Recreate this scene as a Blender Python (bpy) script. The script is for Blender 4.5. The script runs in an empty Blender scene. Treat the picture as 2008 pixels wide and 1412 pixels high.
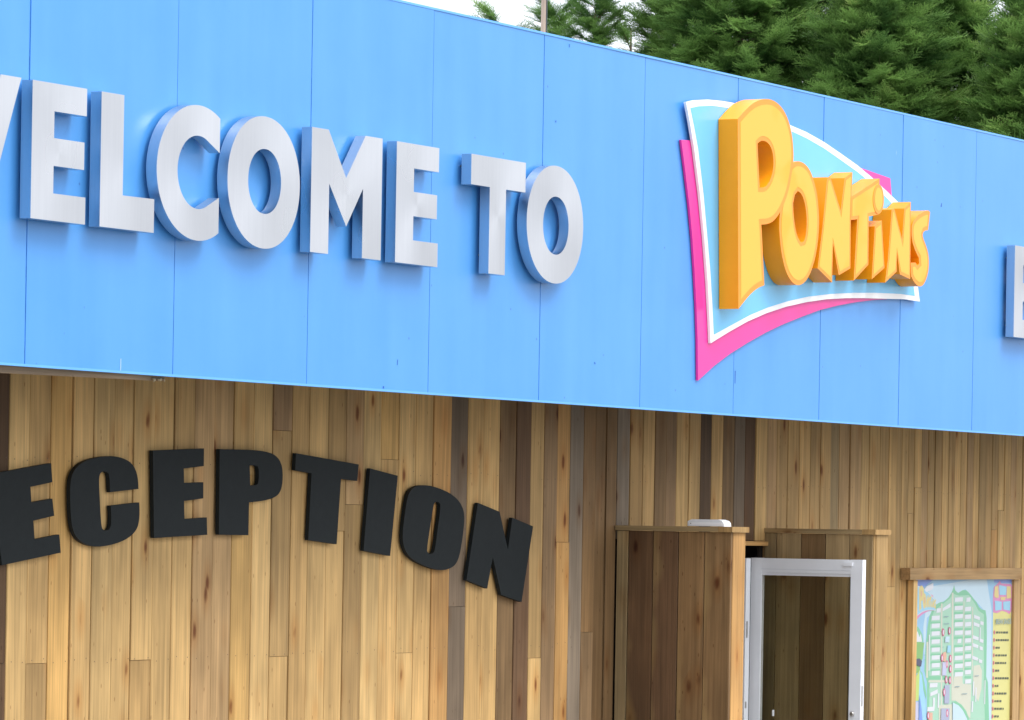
import bpy, math, random
import numpy as np
from mathutils import Vector, Matrix
from mathutils.geometry import tessellate_polygon

random.seed(7); rng = np.random.default_rng(7)
scene = bpy.context.scene
col = scene.collection
R = math.radians

# ------------------------------------------------------------------ camera
ALPHA, RHO, V0, CX, CD, FPX = 0.499764, 0.016921, 1035.085, -16.19984, 11.3169, 8700.0
FZ0 = 2.90                      # fascia bottom height
CH = FZ0 - 0.67778
W_, H_ = 2008.0, 1412.0
f3 = np.array([math.cos(ALPHA), math.sin(ALPHA), 0.0])
r3 = np.array([math.sin(ALPHA), -math.cos(ALPHA), 0.0])
u3 = np.array([0, 0, 1.0])
rr = math.cos(RHO)*r3 + math.sin(RHO)*u3
ur = math.cos(RHO)*u3 - math.sin(RHO)*r3
camd = bpy.data.cameras.new('camera'); cam = bpy.data.objects.new('camera', camd); col.objects.link(cam)
cpos = np.array([CX, -CD, CH])
m = Matrix.Identity(4)
for i in range(3):
    m[i][0] = rr[i]; m[i][1] = ur[i]; m[i][2] = -f3[i]; m[i][3] = cpos[i]
cam.matrix_world = m
camd.sensor_fit = 'HORIZONTAL'; camd.sensor_width = 36.0
camd.lens = FPX/W_*36.0
camd.shift_y = (V0 - H_/2)/W_
camd.shift_x = 0.0
camd.clip_start = 0.5; camd.clip_end = 3000
scene.camera = cam

# ------------------------------------------------------------------ sky, sun, exposure
SUN_EL, SUN_AZ = R(55), R(160)     # azimuth measured from +Y towards +X: the light comes from in front of the facade
world = bpy.data.worlds.new('World'); scene.world = world; world.use_nodes = True
nt = world.node_tree; nt.nodes.clear()
sky = nt.nodes.new('ShaderNodeTexSky'); sky.sky_type = 'NISHITA'; sky.sun_disc = False
sky.sun_elevation = SUN_EL; sky.sun_rotation = SUN_AZ; sky.dust_density = 3.0; sky.air_density = 1.0
mixc = nt.nodes.new('ShaderNodeMix'); mixc.data_type = 'RGBA'; mixc.inputs[0].default_value = 0.86
tc = nt.nodes.new('ShaderNodeTexCoord'); mp = nt.nodes.new('ShaderNodeMapping'); mp.inputs['Scale'].default_value = (1.5, 1.5, 5)
ns = nt.nodes.new('ShaderNodeTexNoise'); ns.inputs['Scale'].default_value = 2.2; ns.inputs['Detail'].default_value = 6
rp = nt.nodes.new('ShaderNodeValToRGB')
rp.color_ramp.elements[0].position = 0.3; rp.color_ramp.elements[0].color = (5.6, 5.95, 6.5, 1)
rp.color_ramp.elements[1].position = 0.7; rp.color_ramp.elements[1].color = (6.8, 6.95, 7.2, 1)
bg = nt.nodes.new('ShaderNodeBackground'); bg.inputs[1].default_value = 0.1
wo = nt.nodes.new('ShaderNodeOutputWorld')
nt.links.new(tc.outputs['Generated'], mp.inputs[0]); nt.links.new(mp.outputs[0], ns.inputs['Vector'])
nt.links.new(ns.outputs['Fac'], rp.inputs[0])
sz = nt.nodes.new('ShaderNodeSeparateXYZ'); nt.links.new(tc.outputs['Generated'], sz.inputs[0])
zc_ = nt.nodes.new('ShaderNodeMath'); zc_.operation = 'MULTIPLY_ADD'; zc_.use_clamp = False; zc_.inputs[1].default_value = 2.0; zc_.inputs[2].default_value = 1.0
zm_ = nt.nodes.new('ShaderNodeMath'); zm_.operation = 'MAXIMUM'; zm_.inputs[1].default_value = 0.0
nt.links.new(sz.outputs[2], zm_.inputs[0]); nt.links.new(zm_.outputs[0], zc_.inputs[0])
vm_ = nt.nodes.new('ShaderNodeVectorMath'); vm_.operation = 'SCALE'; nt.links.new(rp.outputs[0], vm_.inputs[0]); nt.links.new(zc_.outputs[0], vm_.inputs['Scale'])
nt.links.new(sky.outputs[0], mixc.inputs[6]); nt.links.new(vm_.outputs[0], mixc.inputs[7])
nt.links.new(mixc.outputs[2], bg.inputs[0]); nt.links.new(bg.outputs[0], wo.inputs[0])
sl = bpy.data.lights.new('sun', 'SUN'); sl.energy = 1.0; sl.angle = R(24); sl.color = (1, 0.965, 0.91)
so = bpy.data.objects.new('sun', sl); col.objects.link(so)
sd = Vector((math.sin(SUN_AZ)*math.cos(SUN_EL), math.cos(SUN_AZ)*math.cos(SUN_EL), math.sin(SUN_EL)))
so.rotation_euler = sd.to_track_quat('Z', 'Y').to_euler(); so.location = sd*30
vs = scene.view_settings
vs.view_transform = 'Standard'; vs.look = 'None'; vs.exposure = 0.87; vs.gamma = 1; vs.use_curve_mapping = False

# ------------------------------------------------------------------ geometry helpers
def ray(u, v): return f3 + rr*(u-1004)/FPX + ur*(V0-v)/FPX
def P(u, v, Y):
    d = ray(u, v); return cpos + d*((Y-cpos[1])/d[1])
def PX(u, v, X):
    d = ray(u, v); return cpos + d*((X-cpos[0])/d[0])
def PD(u, v, dist): return cpos + ray(u, v)*dist

def tag(o, label=None, cat=None, group=None, kind=None):
    if label: o['label'] = label
    if cat: o['category'] = cat
    if group: o['group'] = group
    if kind: o['kind'] = kind
    return o
def empty(name, loc=(0, 0, 0)):
    o = bpy.data.objects.new(name, None); col.objects.link(o); o.location = loc; o.empty_display_size = 0.2
    return o
def link(name, me, mat=None, parent=None, loc=None, mats=None):
    o = bpy.data.objects.new(name, me); col.objects.link(o)
    if mats:
        for q in mats: me.materials.append(q)
    elif mat: me.materials.append(mat)
    if parent is not None:
        o.parent = parent
        if loc is not None: o.location = Vector(loc) - parent.location
        else: o.location = -parent.location
    elif loc is not None: o.location = loc
    return o

class MB:
    def __init__(s): s.v = []; s.f = []; s.mi = []; s.sm = []
    def box(s, x0, x1, y0, y1, z0, z1, mi=0):
        b = len(s.v)
        s.v += [(x, y, z) for z in (z0, z1) for y in (y0, y1) for x in (x0, x1)]
        for q in ((0, 2, 3, 1), (4, 5, 7, 6), (0, 1, 5, 4), (2, 6, 7, 3), (0, 4, 6, 2), (1, 3, 7, 5)):
            s.f.append(tuple(b+i for i in q)); s.mi.append(mi); s.sm.append(False)
    def poly(s, pts, mi=0):
        b = len(s.v); s.v += [tuple(p) for p in pts]; s.f.append(tuple(range(b, b+len(pts)))); s.mi.append(mi); s.sm.append(False)
    def tube(s, pts, rad, n=8, mi=0):
        pts = [Vector(p) for p in pts]; rad = [rad]*len(pts) if not hasattr(rad, '__len__') else rad
        b = len(s.v)
        for i, p in enumerate(pts):
            t = (pts[min(i+1, len(pts)-1)] - pts[max(i-1, 0)]).normalized()
            a = t.orthogonal().normalized() if i == 0 else (a - t*a.dot(t)).normalized()
            c = t.cross(a)
            for k in range(n):
                q = 2*math.pi*k/n; s.v.append(tuple(p + (a*math.cos(q)+c*math.sin(q))*rad[i]))
        for i in range(len(pts)-1):
            for k in range(n):
                s.f.append((b+i*n+k, b+i*n+(k+1) % n, b+(i+1)*n+(k+1) % n, b+(i+1)*n+k)); s.mi.append(mi); s.sm.append(True)
        s.f.append(tuple(b+k for k in reversed(range(n)))); s.f.append(tuple(b+(len(pts)-1)*n+k for k in range(n)))
        s.mi += [mi, mi]; s.sm += [False, False]
    def extr(s, loops, y0, y1, mi=0, side_mi=None, smooth=38):
        """loops: list of 2D (x,z) loops, first outer then holes; front at y0 (towards viewer), back at y1"""
        side_mi = mi if side_mi is None else side_mi
        def area(l): return sum(l[i][0]*l[(i+1) % len(l)][1]-l[(i+1) % len(l)][0]*l[i][1] for i in range(len(l)))
        L = []
        for i, l in enumerate(loops):
            l = list(l); a = area(l)
            if (a < 0) == (i == 0): l.reverse()
            L.append(l)
        tris = tessellate_polygon([[Vector((x, z, 0)) for x, z in l] for l in L])
        flat = [p for l in L for p in l]
        for y, front in ((y0, True), (y1, False)):
            b = len(s.v); s.v += [(x, y, z) for x, z in flat]
            for t in tris:
                p = [flat[i] for i in t]
                ar = (p[1][0]-p[0][0])*(p[2][1]-p[0][1])-(p[2][0]-p[0][0])*(p[1][1]-p[0][1])
                t = tuple(t) if (ar > 0) == front else tuple(reversed(t))
                s.f.append(tuple(b+i for i in t)); s.mi.append(mi); s.sm.append(False)
        for l in L:
            n = len(l)
            # split vertices at sharp corners
            dirs = [Vector((l[(i+1) % n][0]-l[i][0], l[(i+1) % n][1]-l[i][1])) for i in range(n)]
            sharp = [dirs[i-1].length > 0 and dirs[i].length > 0 and abs(dirs[i-1].angle(dirs[i], 0)) > R(smooth) for i in range(n)]
            b = len(s.v); idx = []
            for i in range(n):
                a = len(s.v); s.v += [(l[i][0], y0, l[i][1]), (l[i][0], y1, l[i][1])]
                if sharp[i]:
                    c = len(s.v); s.v += [(l[i][0], y0, l[i][1]), (l[i][0], y1, l[i][1])]; idx.append((a, c))
                else: idx.append((a, a))
            for i in range(n):
                j = (i+1) % n; p = idx[i][1]; q = idx[j][0]
                s.f.append((p, p+1, q+1, q)); s.mi.append(side_mi); s.sm.append(True)
    def build(s, name, mat=None, parent=None, loc=None, mats=None, origin=None):
        me = bpy.data.meshes.new(name)
        v = s.v
        if origin is not None: v = [(a-origin[0], b-origin[1], c-origin[2]) for a, b, c in v]
        me.from_pydata(v, [], s.f)
        me.polygons.foreach_set('material_index', s.mi); me.polygons.foreach_set('use_smooth', s.sm)
        me.update()
        return link(name, me, mat, parent, origin if origin is not None else loc, mats)

# ------------------------------------------------------------------ materials
def newmat(name):
    mt = bpy.data.materials.new(name); mt.use_nodes = True
    n = mt.node_tree.nodes; b = n['Principled BSDF']; return mt, mt.node_tree, b
def N(nt, typ, **kw):
    n = nt.nodes.new(typ)
    for k, v in kw.items(): setattr(n, k, v)
    return n
def setin(n, **kw):
    for k, v in kw.items(): n.inputs[k.replace('_', ' ')].default_value = v
def simple(name, colr, rough=0.5, metal=0.0, var=0.06, scale=6.0, spec=0.5, bump=0.0, coat=0.0):
    mt, t, b = newmat(name)
    tc = N(t, 'ShaderNodeTexCoord'); no = N(t, 'ShaderNodeTexNoise'); setin(no, Scale=scale, Detail=5.0, Roughness=0.6)
    t.links.new(tc.outputs['Object'], no.inputs['Vector'])
    mr = N(t, 'ShaderNodeMapRange'); setin(mr, To_Min=1-var, To_Max=1+var); mr.inputs['From Min'].default_value = 0.3; mr.inputs['From Max'].default_value = 0.7
    t.links.new(no.outputs['Fac'], mr.inputs['Value'])
    mx = N(t, 'ShaderNodeVectorMath', operation='SCALE'); mx.inputs[0].default_value = colr[:3]
    t.links.new(mr.outputs[0], mx.inputs['Scale']); t.links.new(mx.outputs[0], b.inputs['Base Color'])
    b.inputs['Roughness'].default_value = rough; b.inputs['Metallic'].default_value = metal
    b.inputs['Specular IOR Level'].default_value = spec; b.inputs['Coat Weight'].default_value = coat
    if bump:
        bp = N(t, 'ShaderNodeBump'); setin(bp, Strength=bump, Distance=0.01); t.links.new(no.outputs['Fac'], bp.inputs['Height']); t.links.new(bp.outputs[0], b.inputs['Normal'])
    return mt

def wood_mat(name, sap=False, axis='z'):
    """board colour comes from the object colour; grain, knots and resin streaks are procedural"""
    mt, t, b = newmat(name); L = t.links.new
    tc = N(t, 'ShaderNodeTexCoord'); oi = N(t, 'ShaderNodeObjectInfo')
    off = N(t, 'ShaderNodeCombineXYZ'); mu = N(t, 'ShaderNodeMath', operation='MULTIPLY'); mu.inputs[1].default_value = 97.0
    L(oi.outputs['Random'], mu.inputs[0]); L(mu.outputs[0], off.inputs[0]); L(mu.outputs[0], off.inputs[2])
    sw = N(t, 'ShaderNodeSeparateXYZ'); L(tc.outputs['Object'], sw.inputs[0]); cw = N(t, 'ShaderNodeCombineXYZ')
    od = {'z': (0, 1, 2), 'x': (2, 1, 0), 'y': (0, 2, 1)}[axis]
    for i_ in range(3): L(sw.outputs[od[i_]], cw.inputs[i_])
    sc1 = N(t, 'ShaderNodeVectorMath', operation='ADD'); L(cw.outputs[0], sc1.inputs[0]); L(off.outputs[0], sc1.inputs[1])
    def scaled(v):
        m_ = N(t, 'ShaderNodeVectorMath', operation='MULTIPLY'); L(sc1.outputs[0], m_.inputs[0]); m_.inputs[1].default_value = v; return m_.outputs[0]
    # knots
    vo = N(t, 'ShaderNodeTexVoronoi'); setin(vo, Scale=1.0, Randomness=1.0); L(scaled((7.5, 7.5, 3.0)), vo.inputs['Vector'])
    vr = N(t, 'ShaderNodeMapRange', interpolation_type='SMOOTHSTEP'); vr.inputs['From Min'].default_value = 0.05; vr.inputs['From Max'].default_value = 0.18; setin(vr, To_Min=1.0, To_Max=0.0)
    # only some voronoi cells carry a knot
    dn = N(t, 'ShaderNodeTexNoise'); setin(dn, Scale=1.0, Detail=2.0); L(scaled((30, 30, 9)), dn.inputs['Vector']); dm = N(t, 'ShaderNodeMath', operation='MULTIPLY_ADD'); dm.inputs[1].default_value = 0.16; L(dn.outputs['Fac'], dm.inputs[0]); L(vo.outputs['Distance'], dm.inputs[2]); ds = N(t, 'ShaderNodeMath', operation='SUBTRACT'); ds.inputs[1].default_value = 0.08; L(dm.outputs[0], ds.inputs[0]); L(ds.outputs[0], vr.inputs['Value'])
    sepc = N(t, 'ShaderNodeSeparateColor'); L(vo.outputs['Color'], sepc.inputs[0])
    gt = N(t, 'ShaderNodeMath', operation='GREATER_THAN'); gt.inputs[1].default_value = 0.42; L(sepc.outputs[0], gt.inputs[0])
    kn = N(t, 'ShaderNodeMath', operation='MULTIPLY'); L(vr.outputs[0], kn.inputs[0]); L(gt.outputs[0], kn.inputs[1])
    # warm halo round knots
    vh = N(t, 'ShaderNodeMapRange', interpolation_type='SMOOTHSTEP'); vh.inputs['From Min'].default_value = 0.05; vh.inputs['From Max'].default_value = 0.5; setin(vh, To_Min=1.0, To_Max=0.0)
    L(vo.outputs['Distance'], vh.inputs['Value'])
    ha = N(t, 'ShaderNodeMath', operation='MULTIPLY'); L(vh.outputs[0], ha.inputs[0]); L(gt.outputs[0], ha.inputs[1])
    # grain: fine lines + broad cathedral bands bent by a low noise and by the knots
    wv = N(t, 'ShaderNodeTexNoise'); setin(wv, Scale=1.0, Detail=3.0); L(scaled((3.0, 3.0, 0.9)), wv.inputs['Vector'])
    g1 = N(t, 'ShaderNodeTexNoise'); setin(g1, Scale=1.0, Detail=6.0, Roughness=0.62, Distortion=0.25); L(scaled((95, 95, 1.3)), g1.inputs['Vector'])
    g2 = N(t, 'ShaderNodeTexNoise'); setin(g2, Scale=1.0, Detail=4.0, Roughness=0.55, Distortion=1.2); L(scaled((22, 22, 0.7)), g2.inputs['Vector'])
    g3 = N(t, 'ShaderNodeTexNoise'); setin(g3, Scale=1.0, Detail=3.0, Roughness=0.6); L(scaled((2.5, 2.5, 1.1)), g3.inputs['Vector'])
    def mr(inp, a, c, lo, hi):
        m_ = N(t, 'ShaderNodeMapRange'); m_.inputs['From Min'].default_value = a; m_.inputs['From Max'].default_value = c
        m_.inputs['To Min'].default_value = lo; m_.inputs['To Max'].default_value = hi; L(inp, m_.inputs['Value']); return m_.outputs[0]
    def mul(a, c):
        m_ = N(t, 'ShaderNodeMath', operation='MULTIPLY'); L(a, m_.inputs[0]); L(c, m_.inputs[1]); return m_.outputs[0]
    tot = mul(mul(mr(g1.outputs['Fac'], 0.3, 0.7, 0.80, 1.13), mr(g2.outputs['Fac'], 0.3, 0.7, 0.76, 1.14)), mr(g3.outputs['Fac'], 0.3, 0.7, 0.70, 1.18))
    base = N(t, 'ShaderNodeVectorMath', operation='SCALE'); L(oi.outputs['Color'], base.inputs[0]); L(tot, base.inputs['Scale'])
    cur = base.outputs[0]
    def mixto(cur, fac, colr, mode='MIX'):
        m_ = N(t, 'ShaderNodeMix'); m_.data_type = 'RGBA'; m_.blend_type = mode
        L(fac, m_.inputs[0]); L(cur, m_.inputs[6]); m_.inputs[7].default_value = (*colr, 1); return m_.outputs[2]
    if sap:
        sx = N(t, 'ShaderNodeSeparateXYZ'); L(tc.outputs['Object'], sx.inputs[0])
        n4 = N(t, 'ShaderNodeTexNoise'); setin(n4, Scale=1.0, Detail=2.5); L(scaled((1.0, 1.0, 1.7)), n4.inputs['Vector'])
        ad = N(t, 'ShaderNodeMath', operation='MULTIPLY_ADD'); L(n4.outputs['Fac'], ad.inputs[0]); ad.inputs[1].default_value = 0.42
        L(sx.outputs[1], ad.inputs[2])
        cur = mixto(cur, mr(ad.outputs[0], 0.262, 0.31, 0.0, 0.35), (0.36, 0.25, 0.10))
    hal = N(t, 'ShaderNodeMath', operation='MULTIPLY'); L(ha.outputs[0], hal.inputs[0]); hal.inputs[1].default_value = 0.55
    cur = mixto(cur, hal.outputs[0], (0.80, 0.58, 0.36), 'MULTIPLY')
    kl = N(t, 'ShaderNodeMath', operation='MULTIPLY'); L(kn.outputs[0], kl.inputs[0]); kl.inputs[1].default_value = 0.9
    cur = mixto(cur, kl.outputs[0], (0.34, 0.17, 0.10), 'MULTIPLY')
    # small resin flecks / nail heads
    v2 = N(t, 'ShaderNodeTexVoronoi'); setin(v2, Scale=1.0); L(scaled((26, 26, 9)), v2.inputs['Vector'])
    fl = mr(v2.outputs['Distance'], 0.07, 0.13, 0.6, 0.0)
    s2 = N(t, 'ShaderNodeSeparateColor'); L(v2.outputs['Color'], s2.inputs[0])
    g5 = N(t, 'ShaderNodeMath', operation='GREATER_THAN'); g5.inputs[1].default_value = 0.6; L(s2.outputs[0], g5.inputs[0])
    cur = mixto(cur, mul(fl, g5.outputs[0]), (0.4, 0.26, 0.16), 'MULTIPLY')
    L(cur, b.inputs['Base Color'])
    b.inputs['Roughness'].default_value = 0.72; b.inputs['Specular IOR Level'].default_value = 0.25
    bp = N(t, 'ShaderNodeBump'); setin(bp, Strength=0.35, Distance=0.003); L(tot, bp.inputs['Height']); L(bp.outputs[0], b.inputs['Normal'])
    return mt
WOOD = wood_mat('timber'); WOODS = wood_mat('timber_sapwood', True); WOODX = wood_mat('timber_rail', axis='x'); WOODY = wood_mat('timber_cap', axis='y')

def fascia_mat():
    mt, t, b = newmat('blue_coated_panel'); L = t.links.new
    tc = N(t, 'ShaderNodeTexCoord'); ge = N(t, 'ShaderNodeNewGeometry'); oi = N(t, 'ShaderNodeObjectInfo')
    n1 = N(t, 'ShaderNodeTexNoise'); setin(n1, Scale=1.6, Detail=5.0, Roughness=0.6); L(ge.outputs['Position'], n1.inputs['Vector'])
    mp = N(t, 'ShaderNodeMapping'); mp.inputs['Scale'].default_value = (5, 5, 0.5); L(ge.outputs['Position'], mp.inputs[0])
    n2 = N(t, 'ShaderNodeTexNoise'); setin(n2, Scale=1.0, Detail=4.0); L(mp.outputs[0], n2.inputs['Vector'])
    cr = N(t, 'ShaderNodeValToRGB'); e = cr.color_ramp.elements
    e[0].position = 0.3; e[0].color = (0.060, 0.280, 0.68, 1); e[1].position = 0.7; e[1].color = (0.088, 0.325, 0.75, 1)
    ad = N(t, 'ShaderNodeMath', operation='MULTIPLY_ADD'); ad.inputs[1].default_value = 0.5; L(n2.outputs['Fac'], ad.inputs[0])
    h = N(t, 'ShaderNodeMath', operation='MULTIPLY'); h.inputs[1].default_value = 0.5; L(n1.outputs['Fac'], h.inputs[0]); L(h.outputs[0], ad.inputs[2])
    L(ad.outputs[0], cr.inputs[0])
    # a few pale scuffs and dark dots
    mp2 = N(t, 'ShaderNodeMapping'); mp2.inputs['Scale'].default_value = (14, 14, 4.5); L(ge.outputs['Position'], mp2.inputs[0])
    v1 = N(t, 'ShaderNodeTexVoronoi'); setin(v1, Scale=1.0); L(mp2.outputs[0], v1.inputs['Vector'])
    s1 = N(t, 'ShaderNodeSeparateColor'); L(v1.outputs['Color'], s1.inputs[0])
    g1 = N(t, 'ShaderNodeMath', operation='GREATER_THAN'); g1.inputs[1].default_value = 0.965; L(s1.outputs[0], g1.inputs[0])
    d1 = N(t, 'ShaderNodeMapRange'); d1.inputs['From Min'].default_value = 0.03; d1.inputs['From Max'].default_value = 0.09; setin(d1, To_Min=0.45, To_Max=0.0); L(v1.outputs['Distance'], d1.inputs['Value'])
    f1 = N(t, 'ShaderNodeMath', operation='MULTIPLY'); L(g1.outputs[0], f1.inputs[0]); L(d1.outputs[0], f1.inputs[1])
    m1 = N(t, 'ShaderNodeMix'); m1.data_type = 'RGBA'; L(f1.outputs[0], m1.inputs[0]); L(cr.outputs[0], m1.inputs[6]); m1.inputs[7].default_value = (0.55, 0.7, 0.85, 1)
    v2 = N(t, 'ShaderNodeTexVoronoi'); setin(v2, Scale=7.0); L(ge.outputs['Position'], v2.inputs['Vector'])
    s2 = N(t, 'ShaderNodeSeparateColor'); L(v2.outputs['Color'], s2.inputs[0])
    g2 = N(t, 'ShaderNodeMath', operation='GREATER_THAN'); g2.inputs[1].default_value = 0.93; L(s2.outputs[1], g2.inputs[0])
    d2 = N(t, 'ShaderNodeMapRange'); d2.inputs['From Min'].default_value = 0.03; d2.inputs['From Max'].default_value = 0.06; setin(d2, To_Min=0.7, To_Max=0.0); L(v2.outputs['Distance'], d2.inputs['Value'])
    f2 = N(t, 'ShaderNodeMath', operation='MULTIPLY'); L(g2.outputs[0], f2.inputs[0]); L(d2.outputs[0], f2.inputs[1])
    m2 = N(t, 'ShaderNodeMix'); m2.data_type = 'RGBA'; L(f2.outputs[0], m2.inputs[0]); L(m1.outputs[2], m2.inputs[6]); m2.inputs[7].default_value = (0.03, 0.12, 0.45, 1)
    L(m2.outputs[2], b.inputs['Base Color'])
    b.inputs['Roughness'].default_value = 0.33; b.inputs['Specular IOR Level'].default_value = 0.5
    bp = N(t, 'ShaderNodeBump'); setin(bp, Strength=0.08, Distance=0.02); L(n1.outputs['Fac'], bp.inputs['Height']); L(bp.outputs[0], b.inputs['Normal'])
    return mt
BLUE = fascia_mat()
BLUE_TRIM = simple('blue_trim', (0.12, 0.40, 0.86), 0.3, var=0.04)  # lighter than the panels: folded-edge highlight put into the colour; also the scratch
def seam_mat():
    mt, t, b = newmat('seam_sealant_blue'); ge = N(t, 'ShaderNodeNewGeometry'); no = N(t, 'ShaderNodeTexNoise'); setin(no, Scale=5.0, Detail=4.0, Roughness=0.7); t.links.new(ge.outputs['Position'], no.inputs['Vector'])
    cr = N(t, 'ShaderNodeValToRGB'); e = cr.color_ramp.elements; e[0].position = 0.46; e[0].color = (0.06, 0.26, 0.72, 1); e[1].position = 0.6; e[1].color = (0.008, 0.06, 0.36, 1)
    t.links.new(no.outputs['Fac'], cr.inputs[0]); t.links.new(cr.outputs[0], b.inputs['Base Color']); b.inputs['Roughness'].default_value = 0.6; return mt
SEAM = seam_mat()

def steel_mat():
    mt, t, b = newmat('brushed_steel'); L = t.links.new
    ge = N(t, 'ShaderNodeNewGeometry'); mp = N(t, 'ShaderNodeMapping'); mp.inputs['Scale'].default_value = (26, 26, 1.0); L(ge.outputs['Position'], mp.inputs[0])
    no = N(t, 'ShaderNodeTexNoise'); setin(no, Scale=3.0, Detail=5.0); L(mp.outputs[0], no.inputs['Vector'])
    n2 = N(t, 'ShaderNodeTexNoise'); setin(n2, Scale=1.7, Detail=3.0); L(ge.outputs['Position'], n2.inputs['Vector'])
    mr = N(t, 'ShaderNodeMapRange'); mr.inputs['From Min'].default_value = 0.3; mr.inputs['From Max'].default_value = 0.7; setin(mr, To_Min=0.25, To_Max=0.40); L(n2.outputs['Fac'], mr.inputs['Value'])
    cr = N(t, 'ShaderNodeValToRGB'); e = cr.color_ramp.elements; e[0].position = 0.3; e[0].color = (0.585, 0.595, 0.625, 1); e[1].position = 0.7; e[1].color = (0.61, 0.62, 0.65, 1)
    L(no.outputs['Fac'], cr.inputs[0]); L(cr.outputs[0], b.inputs['Base Color']); L(mr.outputs[0], b.inputs['Roughness'])
    b.inputs['Metallic'].default_value = 1.0; b.inputs['Anisotropic'].default_value = 0.5
    tn = N(t, 'ShaderNodeTangent', direction_type='RADIAL', axis='Y'); L(tn.outputs[0], b.inputs['Tangent'])
    bp = N(t, 'ShaderNodeBump'); setin(bp, Strength=0.015, Distance=0.004); L(no.outputs['Fac'], bp.inputs['Height']); L(bp.outputs[0], b.inputs['Normal'])
    return mt
STEEL = steel_mat()
BLACK = simple('black_painted_board', (0.009, 0.0125, 0.0135), 0.66, var=0.12, scale=25, spec=0.22, bump=0.05)
PINK = simple('pink_acrylic', (0.84, 0.03, 0.31), 0.28, var=0.02)
WHITE = simple('white_acrylic', (0.86, 0.87, 0.88), 0.25, var=0.02)
CYAN = simple('sky_blue_acrylic', (0.15, 0.52, 0.85), 0.25, var=0.05, scale=2)
ORANGE = simple('amber_acrylic', (0.90, 0.33, 0.005), 0.4, var=0.05, scale=4, spec=0.3)
BORDER = simple('pale_amber_acrylic', (0.90, 0.30, 0.022), 0.3, var=0.03, spec=0.3)
def yellow_mat():
    mt, t, b = newmat('yellow_acrylic'); L = t.links.new
    ge = N(t, 'ShaderNodeNewGeometry'); no = N(t, 'ShaderNodeTexNoise'); setin(no, Scale=1.6, Detail=2.0, Distortion=1.0); L(ge.outputs['Position'], no.inputs['Vector'])
    cr = N(t, 'ShaderNodeValToRGB'); e = cr.color_ramp.elements; e[0].position = 0.33; e[0].color = (0.90, 0.41, 0.018, 1); e[1].position = 0.42; e[1].color = (0.90, 0.45, 0.045, 1)
    L(no.outputs['Fac'], cr.inputs[0]); L(cr.outputs[0], b.inputs['Base Color']); b.inputs['Roughness'].default_value = 0.3; b.inputs['Specular IOR Level'].default_value = 0.3; return mt
YELLOW = yellow_mat()
PVC = simple('white_door_frame', (0.86, 0.87, 0.90), 0.35, var=0.03)
PVC_OLD = simple('white_plastic', (0.72, 0.74, 0.78), 0.4, var=0.05)
RUBBER = simple('dark_gasket', (0.02, 0.035, 0.04), 0.6)
METAL = simple('worn_metal', (0.55, 0.53, 0.5), 0.35, metal=0.9)
DARK = simple('dark_backing', (0.018, 0.013, 0.01), 0.9)
ROOM = simple('shade_dark_interior', (0.035, 0.04, 0.06), 0.8)  # darkness of the enclosed lobby put into the base colour
ROOF = simple('grey_roof_felt', (0.12, 0.12, 0.125), 0.9, var=0.15, scale=3)
RENDER_ = simple('cream_render', (0.55, 0.52, 0.45), 0.9, var=0.08, scale=2)
ASPH = simple('ground_asphalt', (0.17, 0.165, 0.16), 0.92, var=0.15, scale=0.6, bump=0.2)
def glass_mat():
    mt, t, b = newmat('tinted_glass'); L = t.links.new; t.nodes.remove(b)
    out = [n for n in t.nodes if n.type == 'OUTPUT_MATERIAL'][0]
    tr = N(t, 'ShaderNodeBsdfTransparent'); tr.inputs[0].default_value = (0.88, 0.89, 0.86, 1)
    gl = N(t, 'ShaderNodeBsdfGlossy'); gl.inputs['Roughness'].default_value = 0.02; gl.inputs[0].default_value = (1, 1, 1, 1)
    fr = N(t, 'ShaderNodeFresnel'); fr.inputs[0].default_value = 1.45
    no = N(t, 'ShaderNodeTexNoise'); setin(no, Scale=1.5); mr = N(t, 'ShaderNodeMath', operation='MULTIPLY'); mr.inputs[1].default_value = 0.6
    L(fr.outputs[0], mr.inputs[0])
    mx = N(t, 'ShaderNodeMixShader'); L(mr.outputs[0], mx.inputs[0]); L(tr.outputs[0], mx.inputs[1]); L(gl.outputs[0], mx.inputs[2]); L(mx.outputs[0], out.inputs[0])
    return mt
GLASS = glass_mat()

# ------------------------------------------------------------------ ground
g = MB(); g.poly([(-600, -600, 0), (600, -600, 0), (600, 600, 0), (-600, 600, 0)])
go = g.build('ground', ASPH); tag(go, kind='structure')
def strip(name, x0, x1, y0, y1, z, mat):
    q = MB(); q.box(x0, x1, y0, y1, z-0.1, z); o = q.build(name, mat); tag(o, kind='structure'); return o
PAVE = simple('concrete_pavement', (0.27, 0.262, 0.245), 0.9, var=0.1, scale=1.5, bump=0.15)
strip('pavement', -8, 22, -2.4, 1.04, 0.06, PAVE)

# ------------------------------------------------------------------ building shell
WY = 0.88                                # front plane of the boards
shell = tag(empty('building_shell', (2, WY, 0)), 'flat roofed building body behind the timber wall and blue fascia', 'building')
xl0 = P(1207, 1040, WY)[0]; xr0 = P(1499, 1035, WY)[0]
HEADZ = float(P(1480, 1070, WY)[2])
XW0, XW1 = -3.6, 15.6
q = MB(); q.box(XW0, XW1, 0.064, WY+9, 3.35, 3.5); q.build('roof', ROOF, shell)  # unseen front part, up to the fascia, added to keep skylight off the boards
q = MB(); q.box(XW0, XW1, WY+8.8, WY+9, 0, 3.35); q.build('rear_wall', RENDER_, shell)
q = MB(); q.box(XW0, XW0+0.2, WY+0.05, WY+8.8, 0, 3.35); q.build('end_wall', RENDER_, shell)
q = MB(); q.box(XW1-0.2, XW1, WY+0.05, WY+8.8, 0, 3.35); q.build('end_wall', RENDER_, shell)
q = MB(); q.box(xl0-1, xr0+1.0, WY+0.2, WY+5, 2.4, 2.45); q.build('ceiling', ROOM, shell)
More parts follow.
